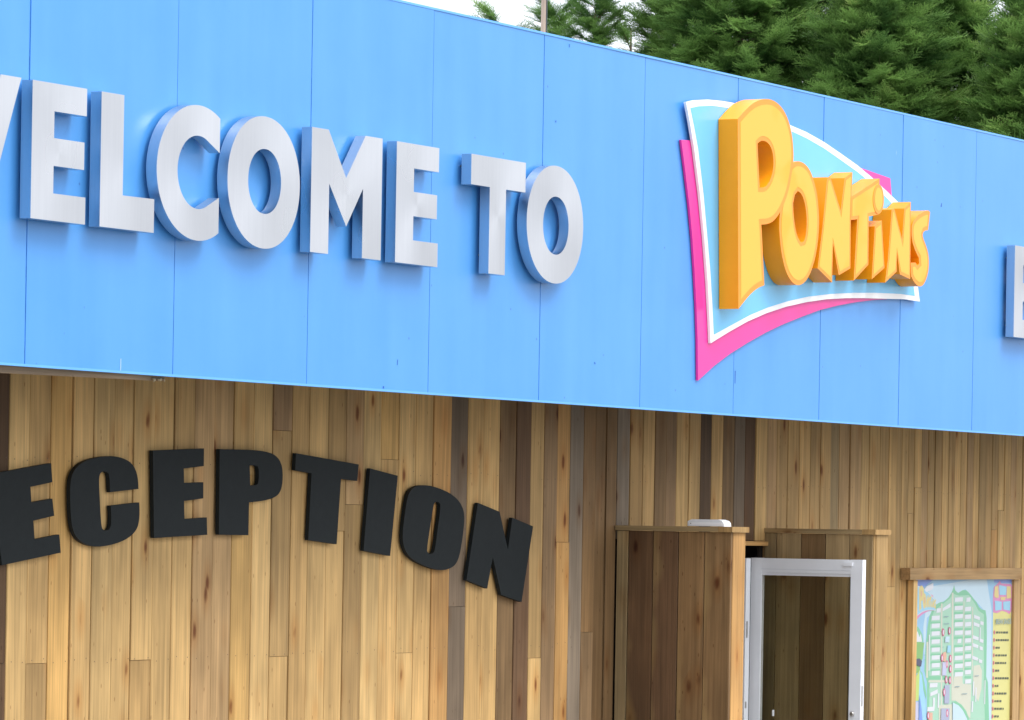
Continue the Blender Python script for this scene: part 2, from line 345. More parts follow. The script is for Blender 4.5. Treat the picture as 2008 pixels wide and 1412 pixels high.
q = MB(); q.box(xl0-1, xr0+1.0, WY+3.5, WY+3.6, 0.02, 2.4); q.build('lobby_wall', ROOM, shell)
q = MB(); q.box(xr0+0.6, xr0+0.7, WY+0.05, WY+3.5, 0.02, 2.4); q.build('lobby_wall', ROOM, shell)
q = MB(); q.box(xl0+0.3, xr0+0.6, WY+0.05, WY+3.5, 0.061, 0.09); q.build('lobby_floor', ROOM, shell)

# ------------------------------------------------------------------ board colours (timber's own tones)
TONES = {
 'L': (0.55, 0.365, 0.157), 'l': (0.62, 0.42, 0.19), 'Y': (0.56, 0.355, 0.132), 'M': (0.43, 0.282, 0.122), 'T': (0.46, 0.30, 0.145),
 'O': (0.55, 0.32, 0.122), 'B': (0.22, 0.138, 0.066), 'D': (0.115, 0.066, 0.034), 'R': (0.15, 0.088, 0.048), 'G': (0.185, 0.138, 0.096),
 'g': (0.25, 0.20, 0.15), 'K': (0.10, 0.062, 0.034), 'V': (0.30, 0.225, 0.12), 'v': (0.39, 0.285, 0.15), 'P': (0.28, 0.185, 0.10)}
def tone(k, j=0.06):
    c = TONES[k]; c = (min(.66, c[0]*1.09), c[1]*1.03, c[2]*0.95); a = 1+random.uniform(-j, j); w = random.uniform(-0.02, 0.02)
    return (c[0]*a*(1+w), c[1]*a, c[2]*a*(1-w), 1)
def board(parent, x0, x1, yf, z0, z1, k, gap=0.0045, mat=None, thick=0.02, name='plank', along='x'):
    """one board; along='x': lies in a plane facing -y, along='y': in a plane facing -x"""
    if along == 'x':
        yf += random.uniform(-0.004, 0.004); q = MB(); c = 0.003
        a, b_ = x0+gap/2, x1-gap/2; o = ((a+b_)/2, yf, z0)
        # chamfered front edges
        zs = (z0+0.001, z1-0.001); bi = 0
        sec = [(a, yf+thick), (a, yf+c), (a+c, yf), (b_-c, yf), (b_, yf+c), (b_, yf+thick)]
    else:
        yf += random.uniform(-0.002, 0.002); q = MB(); c = 0.0022
        a, b_ = x0+gap/2, x1-gap/2; o = (yf, (a+b_)/2, z0); zs = (z0+0.001, z1-0.001)
        sec = [(yf+thick, b_), (yf+c, b_), (yf, b_-c), (yf, a+c), (yf+c, a), (yf+thick, a)]
    n = len(sec)
    q.v = [(x, y, z) for z in zs for x, y in sec]
    for i in range(n):
        j = (i+1) % n; q.f.append((i, j, n+j, n+i)); q.mi.append(0); q.sm.append(False)
    q.f.append(tuple(reversed(range(n)))); q.f.append(tuple(range(n, 2*n))); q.mi += [0, 0]; q.sm += [False, False]
    ob = q.build(name, mat or WOOD, parent, origin=o)
    ob.color = tone(k); return ob

# ------------------------------------------------------------------ the timber wall, one object per board
wall = tag(empty('timber_wall', (xl0, WY, 0.06)), 'wall of upright softwood boards in mixed honey and brown tones under the blue fascia', 'wall')
VB = 1360
segs = [(-70, 'D'), (-30, 'D'), (10, 'l'), (50.4, 'L'), (92.3, 'Y'), (134.6, 'L'), (175, 'l'), (216, 'L'), (254.7, 'L'), (295, 'L'), (334.3, 'M'), (373.2, 'T'), (412.5, 'T'),
 (450.3, 'L'), (489.2, 'l'), (527, 'P'), (563.8, 'L'), (598, 'L'), (635.2, 'M'), (670.4, 'T'), (705, 'l'), (739.4, 'Y'), (775, 'L'), (808.4, 'L'), (841.7, 'O'),
 (876.4, 'G'), (909.8, 'L'), (940.7, 'L'), (972.6, 'B'), (1005, 'R'), (1033.5, 'M'), (1059.6, 'P'), (1085.8, 'O'), (1111, 'g'), (1137.2, 'B'), (1160.5, 'B'), (1182, 'B')]
xs = [(float(P(u, VB, WY)[0]), k) for u, k in segs]
up = [(1189, 'B'), (1210, 'g'), (1234.8, 'M'), (1259.4, 'M'), (1283, 'B'), (1305.5, 'P'), (1326.5, 'L'), (1350.2, 'M'), (1372.6, 'K'), (1395, 'L'), (1417.4, 'B'), (1439.8, 'G'),
 (1460.8, 'D'), (1481, 'L'), (1502.4, 'T'), (1522.6, 'L'), (1544, 'M'), (1566.4, 'l'), (1587.5, 'M'), (1607.6, 'L'), (1627.8, 'V'), (1645.7, 'B'), (1665.8, 'L'), (1687.3, 'M'),
 (1703.9, 'L'), (1724, 'M'), (1742, 'L'), (1757.6, 'M')]
xs += [(float(P(u, 980, WY)[0]), k) for u, k in up]
rt = [(1768.5, 'L'), (1781.8, 'M'), (1793.5, 'L'), (1807.5, 'M'), (1820.7, 'T'), (1833.2, 'B'), (1847.2, 'L'), (1859.7, 'M'), (1872.1, 'L'), (1884.6, 'L'), (1897, 'T'), (1908.8, 'L'),
 (1920.4, 'M'), (1933.7, 'L'), (1946.1, 'O'), (1957.8, 'L'), (1969.5, 'B'), (1981.2, 'L'), (1992.9, 'M'), (2005.3, 'L')]
xs += [(float(P(u, 942, WY)[0]), k) for u, k in rt]
x = xs[-1][0]
while x < XW1-0.3:
    x += random.uniform(0.115, 0.16); xs.append((x, random.choice('LLMTlYB')))
x = xs[0][0]; pre = []
while x > XW0+0.3:
    x -= random.uniform(0.13, 0.17); pre.insert(0, (x, random.choice('LLMTlYB')))
xs = pre + xs; npre = len(pre)
zat = lambda v, u: float(P(u, v, WY)[2])
joints = {50.4: [(1302, 'M')], 254.7: [(1295, 'L')], 527: [(843, 'M'), (1288, 'L')], -30: [(1302, 'D')], 775: [(1281, 'L')], 670.4: [(989, 'M')], 635.2: [(1041, 'L')],
          1033.5: [(1291, 'L')], 1085.8: [(1063, 'O')], 450.3: [(930, 'Y')], 334.3: [(905, 'L')], 876.4: [(1190, 'G')], 1137.2: [(1240, 'P')], 598: [(905, 'L')], 739.4: [(900, 'L')]}
jl = {}
for (u, k) in segs:
    if u in joints: jl[float(P(u, VB, WY)[0])] = (u, joints[u])
XL, XR = float(xl0), float(xr0)
TH = 0.19                                        # thickness of the porch screens
for i in range(len(xs)-1):
    x0, k = xs[i]; x1 = xs[i+1][0]
    zb = 0.062; zt = 3.3
    mid = (x0+x1)/2
    if XL+0.03 < mid < XR+0.02: zb = HEADZ+0.031
    cuts = [zb]; ks = []
    if x0 in jl:
        u, jj = jl[x0]
        # joints are listed top to bottom with the tone below the joint
        lst = [(zat(v, u), kk) for v, kk in jj]; lst.sort()
        below = [kk for z, kk in lst]
        cuts += [z for z, kk in lst]; ks = below + [k]
    else:
        ks = [k]
        if zb < 1 and (i < npre or i > npre+len(segs)) and random.random() < 0.5:
            cuts.append(random.uniform(0.5, 2.6)); ks = [k, random.choice('LMT')]
    cuts.append(zt)
    for a in range(len(cuts)-1):
        board(wall, x0, x1, WY, cuts[a], cuts[a+1], ks[a], gap=random.choice((0.004, 0.005, 0.007, 0.010)))
q = MB(); q.box(XW0, XL+TH-0.02, WY+0.024, WY+0.05, 0.062, 3.3); q.build('backing', DARK, wall)
q = MB(); q.box(XR, XW1, WY+0.024, WY+0.05, 0.062, 3.3); q.build('backing', DARK, wall)
q = MB(); q.box(XL+TH-0.02, XR, WY+0.024, WY+0.05, HEADZ+0.031, 3.3); q.build('backing', DARK, wall)
# board trimming the underside of the doorway head
hb = MB(); hb.box(XL+TH+0.001, XR-0.002, WY-0.03, WY+0.14, HEADZ, HEADZ+0.028); o = hb.build('head_board', WOODX, wall, origin=(XR, WY, HEADZ)); o.color = tone('O')

nh = MB()
for i in range(len(xs)-1):
    x0, x1 = xs[i][0], xs[i+1][0]
    for v in (905, 1293):
        z = zat(v, 254)+random.uniform(-.012, .012)
        if XL-0.1 < (x0+x1)/2 < XR+0.1 and z < HEADZ+0.1: continue
        for fx in (0.2, 0.8):
            if random.random() < 0.15: continue
            cx_ = x0+(x1-x0)*fx+random.uniform(-.008, .008); cz_ = z+random.uniform(-.006, .006); b0 = len(nh.v)
            nh.v += [(cx_+.0032*math.cos(a), WY-0.0052, cz_+.0032*math.sin(a)) for a in np.linspace(0, 2*math.pi, 7)[:-1]]
            nh.f.append(tuple(range(b0, b0+6))); nh.mi.append(0); nh.sm.append(False)
tag(nh.build('nail_heads', simple('rusty_nail', (0.10, 0.07, 0.05), 0.6, metal=0.3), wall), kind='stuff')

# ------------------------------------------------------------------ blue fascia
fas = tag(empty('blue_fascia', (0, 0, FZ0)), 'deep sky blue panelled fascia running along the top of the building', 'fascia')
FH = 1.98829
for n in range(-3, 13):
    q = MB(); q.box(n*1.2+0.0030, (n+1)*1.2-0.0030, 0, 0.03, FZ0+0.012, FZ0+FH-0.012)
    o = q.build('panel', BLUE, fas, origin=(n*1.2+0.6, 0, FZ0)); o.rotation_euler = (R(random.uniform(-.06, .06)), 0, R(random.uniform(-.09, .09)))
q = MB(); q.box(XW0, XW1, 0.0035, 0.024, FZ0+0.013, FZ0+FH-0.013)
for n in range(-2, 13):
    q = MB(); q.box(n*1.2-0.0029, n*1.2+0.0029, 0.0035, 0.028, FZ0+0.0125, FZ0+FH-0.0125)
    q.build('seam', SEAM, fas, origin=(n*1.2, 0.01, FZ0))
q = MB(); q.box(XW0, XW1, -0.004, 0.034, FZ0, FZ0+0.0115); q.build('bottom_trim', BLUE_TRIM, fas)
q = MB(); q.box(XW0, XW1, -0.004, 0.06, FZ0+FH-0.0115, FZ0+FH); q.build('top_trim', BLUE_TRIM, fas)
for xx in np.arange(XW0+0.3, XW1, 2.4):
    q = MB(); q.box(xx-0.03, xx+0.03, 0.062, 0.12, 3.5, FZ0+FH-0.03); q.build('support_post', METAL, fas)
for xx in np.arange(XW0+0.3, XW1, 1.2):
    q = MB(); q.box(xx-0.02, xx+0.02, 0.062, WY-0.01, 3.27, 3.31); q.build('bracket', METAL, fas)
PALE = simple('bare_paint_chip', (0.36, 0.55, 0.78), 0.6); CHIP = simple('deep_blue_chip', (0.01, 0.09, 0.42), 0.6)
for (u0, v0_, u1, v1_, w, mt_) in ((237, 703, 236.5, 727, 1.6, PALE), (838, 26, 837, 47, 1.5, PALE), (836, 42, 838.5, 62, 1.5, PALE), (1442, 727, 1441.5, 752, 1.3, CHIP), (752, 757, 752, 762, 2.6, CHIP),
                          (1090, 236, 1090, 240, 2.0, CHIP), (1117, 86, 1116.5, 93, 1.2, CHIP), (1846, 398, 1845.5, 406, 2.2, CHIP), (1832, 479, 1900, 470, .7, BLUE_TRIM), (1166, 710, 1167, 714, 1.8, CHIP), (780, 705, 779, 716, 1.2, CHIP)):
    q = MB(); pp_ = [P(a, b, -0.0012) for a, b in ((u0-w/2, v0_+w*.3), (u1-w/2, v1_), (u1+w/2, v1_), (u0+w/2, v0_))]
    q.poly(pp_); q.build('paint_scuff', mt_, fas, origin=tuple(pp_[0]))
# loose pale batten showing below the fascia at its left end
a = P(-60, 728, 0.05); b_ = P(322, 747.5, 0.05)
bat = MB()
x0, x1 = -1.2, float(b_[0]); z0 = float(a[2]); sl_ = (b_[2]-a[2])/(b_[0]-a[0])
za = a[2]+sl_*(x0-a[0]); zb_ = b_[2]
bat.v = [(x0, .045, za), (x1, .045, zb_), (x1, .045, zb_+.03), (x0, .045, za+.06), (x0, .075, za), (x1, .075, zb_), (x1, .075, zb_+.03), (x0, .075, za+.06)]
bat.f = [(0, 1, 2, 3), (5, 4, 7, 6), (0, 4, 5, 1), (3, 2, 6, 7), (1, 5, 6, 2), (0, 3, 7, 4)]; bat.mi = [0]*6; bat.sm = [False]*6
o = bat.build('batten', WOODX, fas, origin=(x1, 0.05, zb_)); o.color = (0.33, 0.235, 0.15, 1)
sp = P(300, 742, 0.04)
for k in range(7):
    bt = MB()
    uu = 298+k*3.6; p0 = P(uu, 741+random.uniform(0, 1.5), 0.04); p1 = P(uu+random.uniform(-5, 5), 748+random.uniform(-2, 2), 0.03)
    bt.tube([p0, (p0+p1)/2+np.array([0, -.002, .001]), p1], [0.004, 0.005, 0.001], 5)
    o = bt.build('splinter', WOODX, fas, origin=tuple(p0)); o.color = (0.5, 0.4, 0.25, 1)

# ------------------------------------------------------------------ brushed steel letters
ZB, ZT = 3.549, 4.158; CAP = ZT-ZB
YF, YB = -0.083, -0.025
def bx(u, v): return float(P(u, v, YF)[0])
def zv(u, v): return float(P(u, v, YF)[2])
def steel_letter(loops, label, xc):
    q = MB(); q.extr(loops, YF, YB)
    xs_ = [p[0] for p in loops[0]]; o = q.build('letter_sign', STEEL, origin=((min(xs_)+max(xs_))/2, YB, (ZB+ZT)/2))
    tag(o, label, 'letter', 'brushed steel letters on the blue fascia')
    # stand-off pins to the fascia are part of the letter
    return o
def pins(o, pts):
    for x, z in pts:
        q = MB(); q.tube([(x, YB-0.004, z), (x, -0.001, z)], 0.006, 6); q.build('stand_off', METAL, o)
def letterE(xl, xr, xm, xi, label):
    z = [ZB, ZB+0.199*CAP, ZB+0.400*CAP, ZB+0.602*CAP, ZB+0.797*CAP, ZT]
    lp = [(xl, ZB), (xr, ZB), (xr, z[1]), (xi, z[1]), (xi, z[2]), (xm, z[2]), (xm, z[3]), (xi, z[3]), (xi, z[4]), (xr, z[4]), (xr, ZT), (xl, ZT)]
    o = steel_letter([lp], label, xl); pins(o, [(xl+.05, ZB+.08), (xl+.05, ZT-.08), (xr-.08, ZT-.05)]); return o
letterE(bx(62, 290), bx(169, 300), bx(165.4, 300), bx(105.6, 300), 'steel letter E between the W at the photo edge and the L')
xl = bx(197.5, 300); xr = bx(302, 420); xi = bx(242, 300)
o = steel_letter([[(xl, ZB), (xr, ZB), (xr, zv(302.8, 390.7)), (xi, zv(239, 383)), (xi, ZT), (xl, ZT)]], 'steel letter L, third letter of the top word', xl); pins(o, [(xl+.06, ZT-.08), (xl+.06, ZB+.06)])
def arc(cx, cz, rx, rz, a0, a1, n=48, sq=1.0):
    out = []
    for i in range(n+1):
        a = R(a0+(a1-a0)*i/n); c, s_ = math.cos(a), math.sin(a)
        out.append((cx+rx*math.copysign(abs(c)**sq, c), cz+rz*math.copysign(abs(s_)**sq, s_)))
    return out
# C
OV = 0.0115
zo0, zo1 = ZB-OV, ZT+OV; zc = (zo0+zo1)/2; ro = (zo1-zo0)/2
cl = bx(307.2, 330); cxm = cl + 0.352; inl = bx(348, 340); ccut = bx(430.2, 340)
ri_x = cxm-inl; zi1 = zv(386.5, 265.7); zi0 = zv(388, 410); ri = (zi1-zi0)/2; zci = (zi1+zi0)/2
def ang_cut(rx, xcut): return math.degrees(math.acos(max(-1, min(1, (xcut-cxm)/rx))))
ao = ang_cut(cxm-cl, ccut); ai = ang_cut(ri_x*1.16, ccut)
outer = arc(cxm, zc, cxm-cl, ro, ao, 360-ao, 60)
# inner counter: ellipse running out to the straight cut
zu = zv(429.6, 300.1); zd = zv(429.6, 388)
inner = [(cxm + (ccut-cxm)*math.sin(R(t))*1.0, 0) for t in ()]
inn = arc(cxm, zci, ri_x, ri, 62, 298, 48)
inner = [(ccut, zu)] + inn + [(ccut, zd)]
C_ = outer + [(p[0], p[1]) for p in reversed(inner)]
o = steel_letter([C_], 'round steel letter C with its opening facing the O', cl); pins(o, [(cl+.07, zc), (ccut-.06, ZT-.06)])
def letterO(ul, ur, vl, ut, vt, ub, vb, uil, uir, uit, vit, uib, vib, label):
    xl, xr = bx(ul, vl), bx(ur, vl); z1, z0 = ZT+OV, ZB-OV
    out = arc((xl+xr)/2, (z0+z1)/2, (xr-xl)/2, (z1-z0)/2, 0, 354, 71, 0.97)
    a, b2 = bx(uil, vl), bx(uir, vl); c, d = zv(uit, vit), zv(uib, vib)
    inn = arc((a+b2)/2, (c+d)/2, (b2-a)/2, (c-d)/2, 0, 354, 71, 0.97)
    o = steel_letter([out, inn], label, xl); pins(o, [(xl+.07, (z0+z1)/2), (xr-.07, (z0+z1)/2)]); return o
letterO(446.1, 588.2, 350, 515.7, 227.6, 520.2, 484.8, 486.7, 551.3, 520, 292.2, 518, 419.5, 'larger looking steel letter O between the C and the M')
# M
ml = bx(610, 370); mr_ = bx(748.4, 390)
zy = lambda u, v: (bx(u, v), zv(u, v))
v1 = zy(678.8, 349); v2 = zy(678.8, 444.2); i1 = zy(645.2, 360); i2 = zy(712.2, 370.2)
M_ = [(ml, ZB), (bx(643.3, 497.7), ZB), (bx(643.3, 497.7), i1[1]), v2, (bx(709.6, 507), i2[1]), (bx(709.6, 507), ZB), (mr_, ZB), (mr_, ZT), (bx(717, 268.2), ZT), v1, (bx(644.8, 255.1), ZT), (ml, ZT)]
o = steel_letter([M_], 'steel letter M with a deep V in its top edge', ml); pins(o, [(ml+.06, ZT-.1), (mr_-.06, ZT-.1), (ml+.06, ZB+.1)])
letterE(bx(776.4, 400), bx(859.5, 410), bx(856.8, 410), bx(811, 400), 'steel letter E beside the M and before the gap of the two words')
tl, trr = bx(924, 340), bx(1030.8, 350); sl0, sl1 = bx(959, 460), bx(991, 460); zbar = zv(960.8, 366.9)
o = steel_letter([[(sl0, ZB), (sl1, ZB), (sl1, zbar), (trr, zbar), (trr, ZT), (tl, ZT), (tl, zbar), (sl0, zbar)]], 'steel letter T that starts the second word', tl); pins(o, [(tl+.03, ZT-.06), (sl0+.04, ZB+.1)])
letterO(1032.7, 1143.8, 440, 1085, 328.1, 1090, 557.6, 1064.9, 1115, 1090, 385.6, 1090, 499.6, 'steel letter O after the T, nearest the pink and yellow sign')
# W at the left edge: its right arm shows
wr = bx(42.1, 149.4); e1 = zy(42.1, 149.4); e2 = zy(0, 312); slope = (e1[0]-e2[0])/(e1[1]-e2[1])
xb = e1[0]-slope*(ZT-ZB); wt = 0.155
WW = 0.86
W1 = [(wr, ZT), (xb, ZB), (xb-wt*0.95, ZB), (wr-WW/2, ZB+0.62*CAP), (wr-WW+ (wr-xb)+wt*0.95, ZB), (wr-WW+(wr-xb), ZB), (wr-WW, ZT), (wr-WW+wt, ZT), (wr-WW+(wr-xb)+wt*0.5, ZB+0.4*CAP), (wr-WW/2-wt*0.42, ZT), (wr-WW/2+wt*0.42, ZT), (xb-wt*0.45, ZB+0.4*CAP), (wr-wt, ZT)]
o = steel_letter([W1], 'steel letter W cut off by the left edge of the photo', wr-WW); pins(o, [(wr-.1, ZT-.05)])
hx = bx(1989, 570); letterE(hx, hx+0.47, hx+0.45, hx+0.152, 'steel letter E at the far right edge of the fascia')

# ------------------------------------------------------------------ black RECEPTION letters
YRF, YRB = WY-0.034, WY-0.012
def crop(x0, y0, s): return lambda pts: [(x0+a/s, y0+b/s) for a, b in pts]
cA = crop(0, 860, 5.43); cB = crop(280, 860, 5.43); cC = crop(560, 870, 5.883); cD = crop(780, 930, 5.229)
def smooth_loop(pts, it=1, keep=40):
    """round the gentle corners of a traced loop, keep the sharp ones"""
    for _ in range(it):
        out = []; n = len(pts)
        for i in range(n):
            a, b, c = Vector(pts[i-1]), Vector(pts[i]), Vector(pts[(i+1) % n])
            d1, d2 = b-a, c-b
            if d1.length < 1e-9 or d2.length < 1e-9: continue
            if abs(d1.angle(d2)) > R(keep) or (d1.length > 7*d2.length) or (d2.length > 7*d1.length): out.append(tuple(b))
            else: out += [tuple(b.lerp(a, .25)), tuple(b.lerp(c, .25))]
        pts = out
    return pts
def on(pts, Y): return [(float(P(u, v, Y)[0]), float(P(u, v, Y)[2])) for u, v in pts]
def black_letter(loops, label):
    L_ = [smooth_loop(on(l, YRF), 2) for l in loops]
    q = MB(); q.extr(L_, YRF, YRB); xc = sum(p[0] for p in L_[0])/len(L_[0]); z_ = sum(p[1] for p in L_[0])/len(L_[0])
    o = q.build('letter_sign', BLACK, origin=(xc, YRB, z_)); tag(o, label, 'letter', 'black letters on the timber wall')
    for dz in (-0.12, 0.12):
        s = MB(); s.tube([(xc-0.10, YRB-0.003, z_+dz), (xc-0.10, WY-0.0005, z_+dz)], 0.006, 6); s.build('stand_off', METAL, o)
    return o
black_letter([[(-16, 929.6), (100.4, 908.3), (102.8, 945.6), (59.9, 954.8), (61.7, 985.6), (102.8, 977.9), (106.3, 1011.4), (65.4, 1021.1), (68.1, 1058), (116.4, 1048.2), (119.3, 1083.8), (3.7, 1108.6)]],
             'black letter E tilted left, cut by the left edge of the photo')
black_letter([cA([(1475, 537), (1470, 420), (1445, 330), (1405, 265), (1335, 217), (1240, 190), (1140, 186), (1030, 203), (930, 228), (850, 272), (795, 330), (762, 400), (748, 500), (747, 620), (750, 740), (757, 860), (772, 960), (802, 1035), (850, 1090), (930, 1135), (1030, 1153), (1130, 1145), (1250, 1115), (1350, 1070), (1420, 1015), (1465, 950), (1483, 870), (1487, 780), (1483, 680),
    (1180, 715), (1185, 850), (1182, 930), (1160, 972), (1130, 982), (1100, 975), (1085, 950), (1076, 880), (1068, 750), (1060, 600), (1055, 450), (1060, 390), (1075, 360), (1105, 348), (1135, 352), (1158, 375), (1168, 430), (1172, 572)])],
             'black letter C on the boards between two black letters E')
black_letter([cB([(108, 127), (652, 105), (650, 293), (437, 320), (440, 472), (645, 465), (645, 637), (440, 665), (445, 857), (682, 840), (687, 1025), (120, 1060)])], 'black letter E standing upright between the C and the P')
black_letter([cB([(820, 112), (1010, 116), (1200, 122), (1330, 142), (1410, 175), (1458, 228), (1485, 300), (1492, 400), (1485, 500), (1463, 570), (1425, 615), (1350, 648), (1250, 668), (1132, 680), (1125, 1030), (810, 1025)]),
              cB([(1138, 287), (1205, 285), (1225, 297), (1235, 330), (1238, 390), (1233, 450), (1225, 485), (1205, 498), (1145, 500)])], 'black letter P above the boards, before the T')
black_letter([cC([(122, 110), (845, 240), (828, 430), (640, 405), (590, 1160), (262, 1112), (300, 342), (110, 305)])], 'black letter T on the boards, before the I')
black_letter([cC([(975, 285), (1295, 370), (1207, 1295), (900, 1235)])], 'black letter I, a plain leaning bar between T and O')
black_letter([cD([(100, 240), (122, 180), (165, 132), (230, 112), (310, 113), (400, 135), (500, 175), (570, 218), (630, 275), (668, 345), (685, 420), (680, 530), (665, 650), (645, 780), (622, 870), (590, 930), (540, 965), (470, 985), (400, 980), (300, 950), (200, 905), (120, 850), (75, 780), (52, 700), (50, 600), (62, 480), (80, 360)]),
              cD([(366, 320), (378, 290), (400, 280), (425, 288), (437, 315), (432, 400), (405, 600), (382, 770), (368, 806), (340, 820), (312, 812), (300, 785), (306, 720), (335, 520)])], 'black letter O with a narrow slot, overlapping the grey board')
black_letter([cD([(822, 292), (1045, 385), (1130, 775), (1175, 445), (1388, 535), (1270, 1310), (1060, 1235), (975, 850), (917, 1172), (705, 1085)])], 'black letter N, lowest and rightmost of the black letters')

# ------------------------------------------------------------------ the logo sign
logo = tag(empty('logo_sign', tuple(P(1560, 560, 0))), 'pink, white and sky blue logo board with chunky yellow lettering that reads Pontins', 'sign')
c3 = crop(1300, 160, 2.2768)
pinkp = c3([(82, 260), (240, 272), (420, 290), (650, 335), (890, 388), (1015, 432), (1022, 520), (1060, 900), (1000, 972), (950, 974), (860, 985), (780, 1000), (700, 1020), (620, 1050), (540, 1082), (460, 1120), (380, 1165), (300, 1215), (230, 1268), (157, 1335), (155, 1150), (150, 1000), (142, 850), (132, 700), (118, 550), (100, 400)])
whitep = c3([(103, 92), (140, 83), (200, 80), (260, 86), (320, 96), (400, 116), (490, 153), (570, 195), (640, 225), (720, 270), (800, 325), (870, 375), (930, 425), (1000, 490), (1050, 538), (1095, 590), (1110, 700), (1147, 982), (1080, 972), (1000, 970), (900, 967), (820, 967), (730, 972), (640, 985), (550, 1005), (460, 1035), (380, 1070), (300, 1115), (213, 1168), (208, 1050), (200, 900), (185, 700), (165, 500), (140, 300), (120, 180)])
cyanp = c3([(123, 118), (160, 110), (220, 107), (300, 118), (390, 140), (480, 175), (575, 222), (640, 252), (720, 298), (800, 354), (870, 404), (930, 454), (1000, 520), (1040, 562), (1082, 612), (1095, 720), (1125, 957), (1060, 948), (950, 943), (850, 943), (750, 948), (650, 960), (560, 980), (470, 1008), (390, 1042), (310, 1085), (228, 1130), (222, 1000), (213, 850), (200, 700), (182, 500), (158, 300), (140, 200)])
YP, YW, YC = -0.018, -0.036, -0.0375
q = MB(); q.extr([on(pinkp, YP)], YP, YP+0.014); q.build('pink_board', PINK, logo)
wb = MB(); wb.extr([on(whitep, YW)], YW, YW+0.016); wbo = wb.build('white_board', WHITE, logo)
q = MB(); q.extr([on(cyanp, YC)], YC, YC+0.0014); q.build('blue_panel', CYAN, logo)
p1 = crop(1400, 180, 6.4188); p2 = crop(1400, 390, 6.139); p3 = crop(1500, 300, 5.0417); p4 = crop(1590, 320, 5.6462); p5 = crop(1690, 340, 5.8857)
GLY = {}
GLY['P'] = ([(1446.7, 233), (1462.3, 215.1), (1474.8, 203.4), (1487.2, 196.8), (1499.7, 193.7), (1512.2, 194.8), (1524.6, 201.8), (1534, 211.9), (1541.8, 225.2), (1547.2, 239.2), (1551.9, 257.9), (1554.6, 276.6), (1556, 298.4), (1555.8, 317.1), (1552, 345.6), (1546.6, 373.4), (1539.7, 395.2), (1528.8, 419), (1515.9, 434.9), (1504, 439.8), (1492.9, 440.5), (1494.5, 468.2), (1496.9, 520.3), (1498.9, 559.4), (1488, 563.5), (1474.9, 573.3), (1461.9, 587.9), (1448, 605.8)],
  p1([(548, 655), (580, 622), (625, 612), (680, 640), (720, 700), (745, 790), (752, 900), (740, 1020), (705, 1120), (660, 1185), (620, 1207), (575, 1205), (562, 950)]), 0.033)
GLY['O'] = (p3([(340, 78), (400, 110), (450, 175), (490, 290), (520, 430), (535, 600), (535, 750), (520, 920), (490, 1070), (450, 1190), (400, 1275), (340, 1312), (285, 1295), (240, 1240), (200, 1150), (165, 1000), (148, 850), (140, 720), (148, 600), (170, 440), (205, 250), (245, 140), (290, 90)]),
  p3([(278, 500), (295, 415), (325, 375), (360, 400), (390, 470), (410, 580), (415, 700), (405, 820), (385, 875), (355, 885), (325, 840), (300, 750), (283, 620)]), 0.029)
GLY['N1'] = ([(1603.3, 526.3), (1613, 444), (1621.5, 355), (1623.5, 347.5), (1628.5, 347.5), (1648.5, 413), (1656.4, 349.2), (1671.5, 337.7), (1668.3, 426), (1667.6, 526.3), (1644.9, 539.6), (1633.4, 475.9), (1631.6, 553.8)], None, 0.019)
GLY['T'] = ([(1668.6, 387), (1724.8, 350.2), (1723.5, 420.5), (1703.6, 424.5), (1702.7, 519.3), (1674.1, 550.2), (1681.2, 429.8), (1667.8, 431.6)], None, 0.021)
GLY['I'] = ([(1715.5, 444), (1729.1, 432.6), (1734.5, 525.2), (1709.5, 547.6)], None, 0.019)
GLY['N2'] = ([(1735.5, 554.4), (1741, 510), (1748.6, 411), (1753.5, 408), (1769, 469.1), (1773.3, 408.8), (1786, 396.1), (1784.8, 547.3), (1764.8, 537.9), (1758.8, 492.9), (1758, 532.8)], None, 0.019)
GLY['S'] = (p5([(765, 655), (735, 658), (712, 675), (702, 705), (707, 745), (740, 830), (765, 910), (777, 1020), (768, 1140), (740, 1235), (705, 1295), (670, 1308), (640, 1295), (600, 1250), (570, 1185), (565, 1030), (620, 1030), (640, 1065), (663, 1040), (658, 975), (620, 900), (585, 800), (572, 700), (577, 600), (605, 530), (660, 475), (730, 435), (770, 428), (788, 450)]), None, 0.026)
dot_o = [(1722.8+10.6*math.cos(t), 390.5+29*math.sin(t)) for t in np.linspace(0, 2*math.pi, 29)[:-1]]
dot_i = [(1722.8+7.6*math.cos(t), 390.5+22.5*math.sin(t)) for t in np.linspace(0, 2*math.pi, 29)[:-1]]
GLY['D'] = (dot_o, None, 0.0)
LF, LB = -0.162, -0.041
def inset(loop, d, hole=False):
    """mitred inset of a loop (x,z); d>0 moves inwards for an outer loop, outwards for a hole"""
    n = len(loop); ar = sum(loop[i][0]*loop[(i+1) % n][1]-loop[(i+1) % n][0]*loop[i][1] for i in range(n))
    sgn = 1 if ar > 0 else -1
    if hole: sgn = -sgn
    out = []
    for i in range(n):
        a, b, c = Vector(loop[i-1]), Vector(loop[i]), Vector(loop[(i+1) % n])
        d1, d2 = (b-a).normalized(), (c-b).normalized()
        n1 = Vector((-d1.y, d1.x))*sgn; n2 = Vector((-d2.y, d2.x))*sgn
        k = n1+n2; den = max(0.28, 1+n1.dot(n2))
        out.append(tuple(b+k/den*d))
    return out
names = {'P': 'letter_p', 'O': 'letter_o', 'N1': 'letter_n', 'T': 'letter_t', 'I': 'letter_i', 'N2': 'letter_n', 'S': 'letter_s', 'D': 'letter_dot'}
order = ['O', 'N1', 'P', 'T', 'I', 'N2', 'S', 'D']
